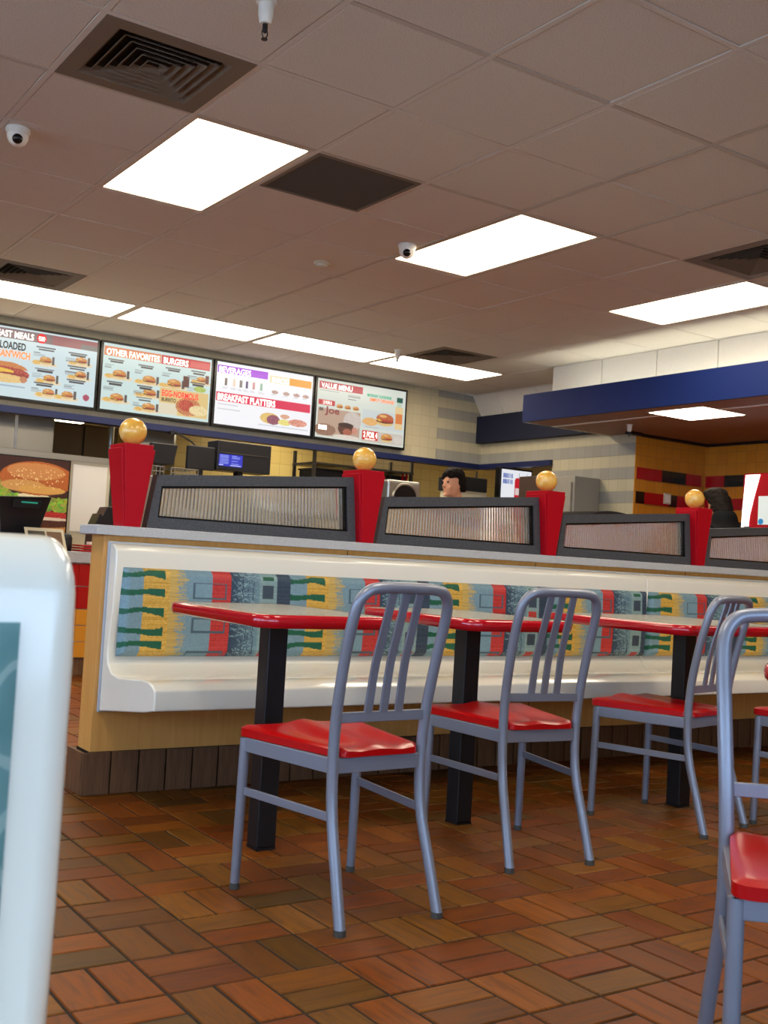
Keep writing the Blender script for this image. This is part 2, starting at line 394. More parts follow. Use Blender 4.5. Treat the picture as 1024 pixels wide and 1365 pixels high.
where = {0: 'beside the dark return grille', 1: 'below the white dome camera', 2: 'beside the white cove over the blue canopy', 3: 'over the breakfast meals screen', 4: 'over the burgers screen',
         5: 'over the beverages screen', 6: 'over the value menu screen'}
for n, (a, b, w, d) in enumerate(LIGHTS):
    x0, x1, y0, y1 = CX0+a*CT+.012, CX0+(a+w)*CT-.012, CY0+b*CT+.012, CY0+(b+d)*CT-.012
    lab = 'bright fluorescent troffer in the ceiling grid '+where.get(n, 'out beyond the dining tables')
    t = thing('ceiling_light', lab, 'ceiling light', ((x0+x1)/2, (y0+y1)/2, CZ), 'fluorescent ceiling troffers')
    fw = 0.02
    fr = MB().box(x0, x1, y0, y0+fw, CZ, CZ+.014).box(x0, x1, y1-fw, y1, CZ, CZ+.014).box(x0, x0+fw, y0+fw, y1-fw, CZ, CZ+.014).box(x1-fw, x1, y0+fw, y1-fw, CZ, CZ+.014)
    fr.build('frame', M_LFRAME, t)
    B(x0+fw, x1-fw, y0+fw, y1-fw, CZ+.004, CZ+.012).build('diffuser', M_DIFF, t)
vlab = ['brown square ceiling diffuser with concentric louvres beside the sprinkler and troffer', 'square louvred ceiling diffuser between the troffer and the dining side',
        'square louvred ceiling diffuser before the breakfast meals screen', 'square louvred ceiling diffuser before the value menu screen']
for n, (a, b) in enumerate(VENTS):
    cx, cy = CX0+(a+.5)*CT, CY0+(b+.5)*CT
    t = thing('ceiling_vent', vlab[n], 'vent', (cx, cy, CZ), 'square ceiling diffusers')
    def ring(ro, ri, zo, zi, th=.003):
        mb = MB()
        for k in range(4):
            A = [(1, 1), (-1, 1), (-1, -1), (1, -1)]; p, q = A[k], A[(k+1) % 4]
            mb.hexa([(cx+p[0]*ro, cy+p[1]*ro, zo), (cx+q[0]*ro, cy+q[1]*ro, zo), (cx+q[0]*ri, cy+q[1]*ri, zi), (cx+p[0]*ri, cy+p[1]*ri, zi),
                     (cx+p[0]*ro, cy+p[1]*ro, zo+th), (cx+q[0]*ro, cy+q[1]*ro, zo+th), (cx+q[0]*ri, cy+q[1]*ri, zi+th), (cx+p[0]*ri, cy+p[1]*ri, zi+th)])
        return mb
    ring(.293, .225, CZ-.004, CZ-.004, .01).build('frame', M_VENT, t)
    B(cx-.228, cx+.228, cy-.228, cy+.228, CZ+.02, CZ+.024).build('throat', M_VENTD, t)
    for k in range(6):
        ro = .225-k*.036
        ring(ro, ro-.02, CZ-.003, CZ+.016).build('louvre', M_VENT, t)
cx, cy = CX0+.5*CT, CY0+2.5*CT
t = thing('return_grille', 'dark square return air grille with thin tan frame beside the troffer', 'vent', (cx, cy, CZ))
fr = MB()
for k, (p, q) in enumerate([((-.29, .29), (-.29, -.272)), ((-.29, .29), (.272, .29))]): fr.box(cx+p[0], cx+p[1], cy+q[0], cy+q[1], CZ-.003, CZ+.012)
for p in ((-.29, -.272), (.272, .29)): fr.box(cx+p[0], cx+p[1], cy-.272, cy+.272, CZ-.003, CZ+.012)
fr.build('frame', M_VENT, t); B(cx-.272, cx+.272, cy-.272, cy+.272, CZ+.001, CZ+.01).build('mesh_panel', M_RETURN, t)

def sprinkler(x, y, z, label, s=1.0):
    t = thing('sprinkler', label, 'sprinkler', (x, y, z), 'ceiling sprinklers')
    MB().lathe([(.036*s, 0), (.036*s, -.006*s), (.027*s, -.01*s), (.026*s, -.05*s), (.02*s, -.075*s), (.018*s, -.078*s)], (x, y, z), 20).build('cup', M_WHITE, t, smooth=40)
    MB().lathe([(.009*s, -.07*s), (.009*s, -.1*s), (.005*s, -.108*s)], (x, y, z), 10).build('nozzle', M_BLACK, t)
    mb = MB()
    for sg in (-1, 1): mb.tube([(x+sg*.008*s, y, z-.098*s), (x+sg*.011*s, y, z-.112*s), (x+sg*.003*s, y, z-.128*s)], .0022*s, 6)
    mb.lathe([(.011*s, -.128*s), (.011*s, -.131*s)], (x, y, z), 10).build('deflector', M_BLACK, t)
sprinkler(1.60, 3.235, CZ, 'white cup sprinkler with black head beside the brown louvred diffuser')
sprinkler(5.30, 7.76, CZ, 'white cup sprinkler in front of the troffer over the value menu')
def dome(x, y, label):
    t = thing('dome_camera', label, 'camera', (x, y, CZ), 'ceiling dome cameras')
    MB().lathe([(.052, 0), (.054, -.012), (.05, -.024), (.05, -.026)], (x, y, CZ), 24).build('base', M_WHITE, t, smooth=40)
    MB().lathe([(.047, -.026), (.046, -.045), (.036, -.066), (.02, -.078), (0, -.082)], (x, y, CZ), 24).build('housing', M_WHITE, t, smooth=50)
    d = (Vector((0, 0, .9))-Vector((x, y, CZ))).normalized(); c = Vector((x, y, CZ-.044))+d*.03
    MB().ball(c, .024, 16, 10).build('lens', M_GASKET, t, smooth=60)
dome(1.27, 4.97, 'white dome camera on the ceiling near the brown louvred diffuser')
dome(3.555, 5.17, 'white dome camera on the ceiling at the corner of a troffer')
t = thing('smoke_detector', 'small white round smoke detector on the ceiling', 'smoke detector', (3.385, 5.85, CZ))
MB().lathe([(.05, 0), (.052, -.012), (.046, -.02)], (3.385, 5.85, CZ), 24).build('base', M_CREAM, t, smooth=40)
MB().lathe([(.04, -.02), (.038, -.03), (.02, -.036), (0, -.037)], (3.385, 5.85, CZ), 24).build('cap', M_CREAM, t, smooth=50)

# ---------------------------------------------------------------- walls
WY = 9.205
struct('wall_menu', MB().box(XW, 7.45, WY, WY+.12, 2.0, CZ+.03), M_WT)
st = []
for k, z in enumerate((2.012, 2.233, 2.454, 2.675)):
    o = B(6.84, 7.45, WY-.004, WY+.001, z, min(z+.1085, CZ)).build('stripe_tiles', M_GT, bpy.data.objects['wall_menu'])
struct('trim_1', MB().box(XW, 7.45, WY-.03, WY+.1, 1.955, 2.01), M_BLUE)
struct('trim_2', MB().box(7.41, 7.52, 8.07, WY-.03, 1.955, 2.01), M_BLUE)
wr = struct('wall_right', MB().box(7.45, 7.6, 6.98, 8.075, 0, 2.6).box(7.45, 7.6, 8.075, WY+.12, 2.0, 2.6), M_WTY)
for z in (2.012, 2.233): B(7.446, 7.4505, 6.98, WY, z, z+.1085).build('stripe_tiles', M_GTY, wr)
for z in (1.7905, 1.5695, 1.3485, 1.1275): B(7.446, 7.4505, 6.98, 8.075, z, z+.1085).build('stripe_tiles', M_GTY, wr)
wa = struct('wall_alcove', MB().box(7.6, 8.56, 6.985, 7.12, 0, 2.6), M_YT)
wb = struct('wall_far_right', MB().box(8.43, 8.56, YS, 6.985, 0, 2.9), M_YTY)
B(7.45, 7.6, 6.972, 6.98, 0, 2.6).build('end_tiles', M_YT, wa)
tw = .1105
def band(z, seq, xs, plane):
    for k in range(len(seq)):
        m = M_RT if seq[k] == 'r' else M_BT if seq[k] == 'b' else None
        if m is None: continue
        if plane == 'y': B(xs+k*tw+.001, xs+(k+1)*tw-.001, 6.964, 6.986, z+.001, z+tw-.002).build('accent_tile', m, wa)
        else: B(8.422, 8.431, xs-(k+1)*tw+.001, xs-k*tw-.001, z+.001, z+tw-.002).build('accent_tile', m, wb)
band(1.7905, 'rrrbbbrr', 7.47, 'y'); band(1.5695, 'brrrbrrr', 7.47, 'y')
band(1.7905, 'rrbbrrrbbrrrbbrrrr', 6.975, 'x'); band(1.5695, 'rrrrbbrrrbbrrrbbrr', 6.975, 'x'); band(1.3485, 'rrbbrrrbbrrrbbrrrr', 6.975, 'x')
t = thing('wall_outlet', 'small beige outlet plate on the ochre tiled alcove wall', 'outlet', (7.88, 6.964, 1.64))
B(7.835, 7.925, 6.952, 6.972, 1.59, 1.69).build('plate', M_CREAM, t, bevel=.004); B(7.85, 7.91, 6.948, 6.954, 1.605, 1.675).build('socket', M_WHITE, t)
# canopy
cn = struct('ceiling_canopy', MB().box(6.40, 8.43, YS, 7.3, 2.205, 2.235), M_WOODC)
struct('trim_3', MB().box(6.37, 6.40, YS, 7.32, 2.205, 2.445), M_BLUEF)
struct('trim_4', MB().box(6.40, 7.45, 7.3, 7.33, 2.205, 2.245), M_CREAM)
struct('trim_5', MB().box(7.30, 7.45, 6.9, 6.972, 2.18, 2.205).box(7.45, 8.43, 6.94, 6.972, 2.18, 2.205).box(8.40, 8.43, 3, 6.94, 2.18, 2.205), M_BLACK)
cv = struct('wall_cove', MB().box(6.70, 6.74, YS, 7.3, 2.2, CZ), M_WHITE)
for k in range(14):
    y1 = 7.3-k*CT; B(6.688, 6.7, y1-CT+.005, y1-.005, 2.24, CZ-.004).build('cove_panel', M_CEIL, cv)
struct('wall_cove_end', B(6.70, 7.45, 7.27, 7.3, 2.235, CZ), M_CEIL)
# cove light trough hidden behind the fascia
t = thing('cove_light', 'long strip light lying in the trough behind the blue fascia', 'light', (6.52, 5.0, 2.235))
B(6.47, 6.57, 3.2, 7.0, 2.235, 2.27).build('body', M_LFRAME, t); B(6.485, 6.555, 3.22, 6.98, 2.27, 2.29).build('tube', mat('cove_tube', (255, 255, 245), .5, emit=(250, 252, 235), es=9.0), t)
# soffit light 2x2
t = thing('soffit_light', 'square recessed light in the brown canopy soffit', 'ceiling light', (6.78, 5.73, 2.205))
fr = MB().box(6.52, 7.04, 5.45, 5.465, 2.2, 2.206).box(6.52, 7.04, 5.995, 6.01, 2.2, 2.206).box(6.52, 6.535, 5.465, 5.995, 2.2, 2.206).box(7.025, 7.04, 5.465, 5.995, 2.2, 2.206)
fr.build('frame', M_LFRAME, t); B(6.535, 7.025, 5.465, 5.995, 2.198, 2.2049).build('diffuser', M_DIFF, t)
sprinkler(6.98, 6.62, 2.205, 'white cup sprinkler under the brown canopy soffit', .8)
# raked panels and navy beam at the far corner
rk = struct('ceiling_raked', MB().prism([(7.30, CZ), (7.45, 2.5), (7.47, 2.51), (7.32, CZ+.02)], 7.3, WY, 'y'), M_CEIL)
for y in (7.62, 8.23, 8.84, 9.19): MB().prism([(7.295, CZ), (7.44, 2.5), (7.445, 2.506), (7.302, CZ+.004)], y-.012, y+.012, 'y').build('ceiling_tee', M_TEE, rk)
struct('trim_6', B(7.36, 7.45, 7.33, WY-.01, 2.235, 2.52), M_NAVY)
t = thing('bracket_camera', 'dark camera on a bent bracket above the navy beam', 'camera', (7.36, 8.25, 2.52))
MB().tube([(7.33, 8.3, 2.66), (7.30, 8.25, 2.6), (7.28, 8.34, 2.555), (7.30, 8.29, 2.53)], .008, 8).build('bracket', M_BLACK, t)
MB().tube([(7.31, 8.36, 2.50), (7.24, 8.22, 2.545)], .03, 12).build('housing', M_BLACK, t, smooth=50)

# enclosing walls with windows (behind and left of the seats)
def window_wall(name, axis, pos, a0, a1, wins, n0):
    mb = MB(); th = .14; cuts = [a0]+[v for w in wins for v in w]+[a1]
    def bx(u0, u1, z0, z1, d0=0, d1=th):
        return (u0, u1, pos-d1, pos-d0, z0, z1) if axis == 'y' else (pos-d1, pos-d0, u0, u1, z0, z1)
    for i in range(0, len(cuts), 2): mb.box(*bx(cuts[i], cuts[i+1], 0, CZ+.09))
    for w0, w1 in wins: mb.box(*bx(w0, w1, 0, .55)); mb.box(*bx(w0, w1, 2.35, CZ+.09))
    struct(name, mb, M_WALLP)
    for k, (w0, w1) in enumerate(wins):
        fr = MB(); fw = .05
        for u in (w0, (w0+w1)/2-.025, w1-fw): fr.box(*bx(u, u+fw, .55, 2.35, .04, .1))
        fr.box(*bx(w0+fw, w1-fw, .55, .6, .04, .1)); fr.box(*bx(w0+fw, w1-fw, 2.3, 2.35, .04, .1))
        o = struct(f'window_{n0+k}', fr, M_STEELD)
        for s in (0, 1):
            mid = (w0+w1)/2
            u0, u1 = (w0+fw, mid-.025) if s == 0 else (mid+.025, w1-fw)
            B(*bx(u0, u1, .6, 2.3, .068, .074)).build('pane', M_GLASSW, o)
window_wall('wall_south', 'y', YS, XW-.14, 8.56, [(-2.9, -1.1), (-.9, .9), (1.1, 2.9)], 1)
window_wall('wall_left', 'x', XW, YS, YN+.12, [(-2.3, -.5), (-.3, 1.5), (1.7, 3.5), (3.7, 5.5)], 4)
struct('ground_outside', B(-14, 20, -16, 18, -.2, -.065), M_BOUNCE)  # unseen pavement, added and kept pale to bounce daylight onto the ceiling

# ---------------------------------------------------------------- kitchen shell
struct('wall_kitchen', B(XW, XE, 14.48, 14.6, 0, 2.5), M_KT)
struct('wall_kitchen_right', B(10.3, 10.4, 6.98, 14.48, 0, 2.5), M_CREAM)
struct('wall_kitchen_side', B(7.6, 10.3, 7.12, 7.2, 0, 2.5), M_CREAM)
struct('ceiling_kitchen', B(XW, XE, WY+.12, 14.6, 2.45, 2.5).box(7.6, XE, 7.12, WY+.12, 2.45, 2.5), M_CEIL)
struct('wall_kitchen_mid', B(4.95, XE-.1, 11.6, 11.7, 0, 2.45), M_KT)
M_KL = mat('kitchen_light', (255, 250, 235), .5, emit=(255, 240, 200), es=10.0)
for k, (x, y) in enumerate([(4.2, 13.45), (6.1, 10.7), (9.0, 9.6)]):
    t = thing('kitchen_light', ['kitchen ceiling troffer above the steel refrigerator', 'kitchen ceiling troffer above the lit tile wall', 'kitchen ceiling troffer beyond the drinks display'][k], 'ceiling light', (x, y, 2.45), 'kitchen troffers')
    B(x-.32, x+.32, y-.62, y+.62, 2.43, 2.45).build('frame', M_LFRAME, t); B(x-.29, x+.29, y-.59, y+.59, 2.424, 2.431).build('diffuser', M_KL, t)

# ---------------------------------------------------------------- half-height divider
DX1 = 5.95
dv = thing('booth_divider', 'long low maple divider with grey speckled ledge and brown tile base', 'divider', (1.40, 3.94, 0))
B(1.40, DX1, 3.875, 4.005, .15, .94).build('panel', M_MAPLE, dv, bevel=.002)
for x in (2.45, 3.5, 4.55): B(x-.0015, x+.0015, 3.8735, 3.8755, .16, .935).build('panel_joint', M_BASE, dv)
B(1.40, DX1, 3.862, 4.015, 0, .152).build('plinth', M_GROUT, dv)
bt = B(-.0500, .0500, -.006, .006, .002, .152).mesh('base_tile', smooth=None); bt.materials.append(M_BASE)
k = 0
while 1.366+(k+1)*.107 < DX1:
    o = bpy.data.objects.new('base_tile', bt); COL.objects.link(o); o.parent = dv; o.location = (1.366+(k+.5)*.107-1.40, 3.856-3.94, random.uniform(-.001, .001)); k += 1
B(1.366, 1.378, 3.862, 4.015, .002, .152).build('base_tile', M_BASE, dv)
B(1.36, DX1+.03, 3.845, 4.033, .937, .973).build('ledge', M_LEDGE, dv, bevel=.004)
# red posts with amber balls
PX = [1.507, 2.55, 3.603, 4.678, 5.74]
pl = ["tapered red post with amber ball at the divider's open end", 'tapered red post with amber ball next along from the end post', 'tapered red post with amber ball in front of the drinks display',
      'tapered red post with amber ball in front of the person in black', 'tapered red post with amber ball closing the last glass panel']
proto = None
def post(x, label):
    t = thing('divider_post', label, 'post', (x, 3.94, .973), 'red divider posts')
    def tap(hb, ht, y0b, y1b, y0t, y1t, z0, z1):
        return MB().hexa([(x-hb, y0b, z0), (x+hb, y0b, z0), (x+hb, y1b, z0), (x-hb, y1b, z0), (x-ht, y0t, z1), (x+ht, y0t, z1), (x+ht, y1t, z1), (x-ht, y1t, z1)])
    tap(.029, .057, 3.880, 3.996, 3.864, 4.02, .973, 1.281).build('core', M_RED, t, bevel=.002)
    tap(.033, .067, 3.886, 3.99, 3.872, 4.01, .973, 1.264).build('wing', M_RED, t, bevel=.002)
    MB().lathe([(.02, 1.279), (.018, 1.295)], (x, 3.94, 0), 16).build('stem', M_BALL, t)
    MB().ball((x, 3.94, 1.332), .0515, 32, 20).build('ball', M_BALL, t, smooth=80)
for x, l in zip(PX, pl): post(x, l)
# reeded glass screens between the posts
gl = ['reeded glass screen in dark frame beside the end post', 'reeded glass screen in dark frame before the cashier', 'reeded glass screen in dark frame before the striped wall', 'reeded glass screen in dark frame before the red drinks machine']
for k in range(4):
    a, b = PX[k]+.068, PX[k+1]-.037
    ta, tb = a+.032, b-.028
    t = thing('glass_screen', gl[k], 'screen', ((a+b)/2, 3.94, .973), 'reeded glass screens on the ledge')
    zt = lambda x: 1.178+(x-ta)/(tb-ta)*.07
    y0, y1 = 3.915, 3.965
    O = [(a, .974), (b, .974), (tb, zt(tb)), (ta, zt(ta))]
    I = [(a+.042, 1.016), (b-.042, 1.016), (tb-.03, zt(tb)-.042), (ta+.018, zt(ta)-.042)]
    mb = MB()
    for i in range(4):
        j = (i+1) % 4
        mb.hexa([(O[i][0], y0, O[i][1]), (O[j][0], y0, O[j][1]), (I[j][0], y0, I[j][1]), (I[i][0], y0, I[i][1]),
                 (O[i][0], y1, O[i][1]), (O[j][0], y1, O[j][1]), (I[j][0], y1, I[j][1]), (I[i][0], y1, I[i][1])])
    mb.build('frame', M_FRAME, t)
    cxm, czm = (a+b)/2, 1.1
    J = [(p[0]+(.009 if p[0] < cxm else -.012), p[1]+(.007 if p[1] < czm else -.008)) for p in I]
    mb = MB()
    for i in range(4):
        j = (i+1) % 4
        mb.hexa([(I[i][0], y0+.008, I[i][1]), (I[j][0], y0+.008, I[j][1]), (J[j][0], y0+.008, J[j][1]), (J[i][0], y0+.008, J[i][1]),
                 (I[i][0], y1-.008, I[i][1]), (I[j][0], y1-.008, I[j][1]), (J[j][0], y1-.008, J[j][1]), (J[i][0], y1-.008, J[i][1])])
    mb.build('gasket', M_GASKET, t)
    nr = int((J[1][0]-J[0][0])/.0155); ns = 8; V = []; Fc = []
    for i in range(nr*ns+1):
        u = i/(nr*ns); yy = 3.938-.0065*abs(math.sin(math.pi*i/ns))
        xb = J[0][0]+u*(J[1][0]-J[0][0]); xt = J[3][0]+u*(J[2][0]-J[3][0])
        V += [(xb, yy, J[0][1]), (xt, yy, J[3][1]+u*(J[2][1]-J[3][1])), (xb, 3.944, J[0][1]), (xt, 3.944, J[3][1]+u*(J[2][1]-J[3][1]))]
    for i in range(nr*ns):
        p, q = 4*i, 4*i+4; Fc += [(p, q, q+1, p+1), (p+2, p+3, q+3, q+2)]
    MB().add(V, Fc).build('reeded_pane', M_GLASS, t, smooth=60)

# ---------------------------------------------------------------- woven seat fabric: one drawn repeat
def fabric():
    h, w = 168, 344; C = np.zeros((h, w, 3)); yy, xx = np.mgrid[0:h, 0:w]; u = xx/w; v = yy/h
    blue = np.array((120, 150, 160)); C[:] = blue+rng.normal(0, 5, (h, w, 1))
    st = rng.normal(0, 1, (h, 1, 1))*np.ones((h, w, 1))
    def bandc(a, b, c, n=6): k = (u >= a) & (u < b); C[k] = (np.array(c)+st*n+rng.normal(0, n, (h, w, 1)))[k]
    bandc(.11, .26, (208, 164, 70), 9)
    bandc(.91, 1.0, (52, 68, 84)); bandc(.80, .91, (132, 158, 156))
    bandc(.51, .62, (190, 54, 50), 7)
    for j in range(h):      # frayed edge of the yellow: loose threads drawn out sideways
        ln = (.10 if (j//2) % 2 == 0 else .05)*(.35+.65*rng.rand())+.015
        a0 = int(.26*w); a1 = int((.26+ln)*w); C[j, a0:a1] = np.array((204, 170, 92))*(.9+.14*rng.rand())
        for i in range(a1, int(.36*w)):
            if rng.rand() < .22: C[j, i] = (178, 164, 108)
    k = (u >= .62) & (u < .80); g = np.clip((u-.62)/.18, 0, 1)[..., None]
    C[k] = ((1-g)*np.array((44, 62, 82))+g*np.array((112, 142, 150)))[k]
    for n in range(90):     # scribbled threads
        y = rng.rand()*h; x = .62*w+rng.rand()*.1*w; a = rng.normal(0, .35)
        for q in range(int(rng.rand()*34+16)):
            x += 1; y += a; a += rng.normal(0, .08)
            if 0 <= y < h and .62*w <= x < .80*w: C[int(y), int(x)] = (134, 164, 168)
    for n in range(16):
        x = (.625+.16*rng.rand())*w; y0 = rng.rand()*h
        for q in range(int(20+rng.rand()*40)):
            x += rng.normal(0, .3)
            if y0+q < h and .62*w <= x < .80*w: C[int(y0+q), int(x)] = (40, 60, 74)
    def rect(a, b, c, d, col): C[int(c*h):int(d*h), int(a*w):int(b*w)] = col
    def outline(a, b, c, d):
        t = .012
        for r in ((a, b, c, c+.022), (a, b, d-.022, d), (a, a+t, c, d), (b-t, b, c, d)): rect(*r, (72, 96, 108))
    outline(.40, .60, .15, .34); outline(.40, .60, .55, .73); outline(.38, .60, .94, 1.1)
    for c, d, col in ((.05, .10, (30, 92, 66)), (.16, .31, (58, 72, 84)), (.37, .46, (186, 62, 54)), (.68, .84, (54, 66, 78)), (.93, 1.0, (186, 58, 52))): rect(.825, .895, c, d, col)
    for r, (c, s) in enumerate(((.09, -.02), (.27, .01), (.49, -.01), (.70, .02), (.88, -.04))):   # green brush strokes
        for i in range(int(.235*w)):
            p = i/(.235*w); th = .018+.03*p**1.5+.014*(1-p)**3; cc = c+s*math.sin(p*3.0)+.01*math.sin(p*6+r)
            for j in range(h):
                if abs(j/h-cc) < th: C[j, i] = np.array((24, 92, 66))+rng.normal(0, 4)
    return np.clip(C, 0, 255)
FAB = fabric()
def cushion(name, x0, x1, yback, z0, z1, parent, period=.685, u0=0.0, depth=.045, m=None, lean=0.0):
    """padded panel that swells out of the bench back towards -Y"""
    nx, nz = int((x1-x0)/.003), int((z1-z0)/.003)
    W_ = int((x1-x0)/period*FAB.shape[1])+2
    idx = (np.arange(W_)+int(u0*FAB.shape[1])) % FAB.shape[1]
    canvas = FAB[:, idx][:, :int((x1-x0)/period*FAB.shape[1])]
    def fn(u, v):
        x, z = x0+u*(x1-x0), z1-v*(z1-z0)
        d = min(x-x0, x1-x, z-z0, z1-z)/.03
        f = 1-(1-min(1, max(0, d)))**2.2
        return (x, yback-depth*(.35+.65*f)-.006*math.sin(math.pi*v)-lean*(z1-z), z)
    o = color_grid(name, fn, canvas, nx, nz, m or M_PRINT, parent)
    return o
PROF = [(0, .908), (.03, .908), (.05, .901), (.07, .886), (.075, .84), (.072, .703), (.06, .594), (.05, .512), (.062, .475), (.10, .448), (.17, .438), (.27, .446),
        (.39, .457), (.44, .457), (.475, .449), (.502, .433), (.507, .40), (.505, .368), (.42, .352), (0, .299)]
def bench(x0, x1, yb, label, c0, c1, u0, prof=PROF, bev=.006, group='white moulded bench seats'):
    t = thing('bench_seat', label, 'bench', ((x0+x1)/2, yb, 0), group)
    MB().prism([(yb-d, z) for d, z in prof], x0, x1, 'x').build('shell', M_SHELL, t, bevel=bev, seg=3)
    B(x0-.008, x1+.002, yb-.012, yb+.0005, .296, .916).build('back_flange', mat('flange_grey', (176, 178, 182), .4), t, bevel=.004)
    cushion('cushion', c0, c1, yb-.05, .503, .829, t, u0=u0)
    return t
SEAM = 4.185
b1 = bench(1.422, SEAM-.001, 3.874, 'white moulded bench with patterned fabric back at the divider end', 1.447, SEAM-.004, 0.0)
b2 = bench(SEAM+.001, 5.9, 3.874, 'white moulded bench with patterned fabric back beyond the shell seam', SEAM+.004, 5.86, (SEAM+.004-1.447)/.685 % 1)

# ---------------------------------------------------------------- tables
def rrect(x0, x1, y0, y1, r, n=6):
    out = []
    for cx, cy, a0 in ((x1-r, y1-r, 0), (x0+r, y1-r, 90), (x0+r, y0+r, 180), (x1-r, y0+r, 270)):
        for k in range(n+1):
            a = math.radians(a0+90*k/n); out.append((cx+r*math.cos(a), cy+r*math.sin(a)))
    return out
def table(cx, cy, w, d, label, rot=0.0, px=0.0, py=0.0):
    t = thing('dining_table', label, 'table', (0, 0, 0), 'red rimmed dining tables')
    x0, x1, y0, y1 = -w/2, w/2, -d/2, d/2; zt = .731
    MB().prism(rrect(x0+.016, x1-.016, y0+.016, y1-.016, .05), .693, zt, 'z').build('top', M_TOP, t)
    rim = MB(); ring = []
    for p, s in ((.0, .006), (.0, .5)): pass
    prof = [(.018, zt+.0006), (.008, zt), (.002, zt-.006), (0, zt-.018), (.002, zt-.031), (.008, zt-.037), (.018, zt-.0382)]
    loops = [rrect(x0+o, x1-o, y0+o, y1-o, .064-o) for o, z in prof]; n = len(loops[0]); V = []
    for lp, (o, z) in zip(loops, prof): V += [(p[0], p[1], z) for p in lp]
    Fc = [(i*n+k, i*n+(k+1) % n, (i+1)*n+(k+1) % n, (i+1)*n+k) for i in range(len(prof)-1) for k in range(n)]
    rim.add(V, Fc).build('rim', M_TRIM, t, smooth=60)
    MB().hexa([(px-.12, py-.05, .684), (px+.12, py-.05, .684), (px+.12, py+.05, .684), (px-.12, py+.05, .684), (px-.16, py-.07, .6925), (px+.16, py-.07, .6925), (px+.16, py+.07, .6925), (px-.16, py+.07, .6925)]).build('bracket', M_BLACK, t)
    B(px-.033, px+.033, py-.033, py+.033, .008, .684).build('column', M_BLACK, t, bevel=.004)
    B(px-.033, px+.033, py-.033, py+.033, 0, .008).build('base_plate', M_BLACK, t)
    t.location = (cx, cy, 0); t.rotation_euler.z = rot
    return t
table(1.655, 3.01, .46, .66, "small red-rimmed table beside the divider's open end", px=-.01, py=-.01)
table(2.41, 3.02, .47, .66, 'small red-rimmed table second along the fabric bench', px=.035, py=.02)
table(3.46, 3.0, .72, .74, 'wide red-rimmed table past the second one along the fabric bench', px=.02, py=-.05)
a = math.radians(32)
ex, ey = math.cos(a), math.sin(a)
table(1.905+.30*ex+.30*ey, 1.415+.30*ey-.30*ex, .60, .60, 'red-rimmed table corner behind the chair that faces away from the bench', rot=a)

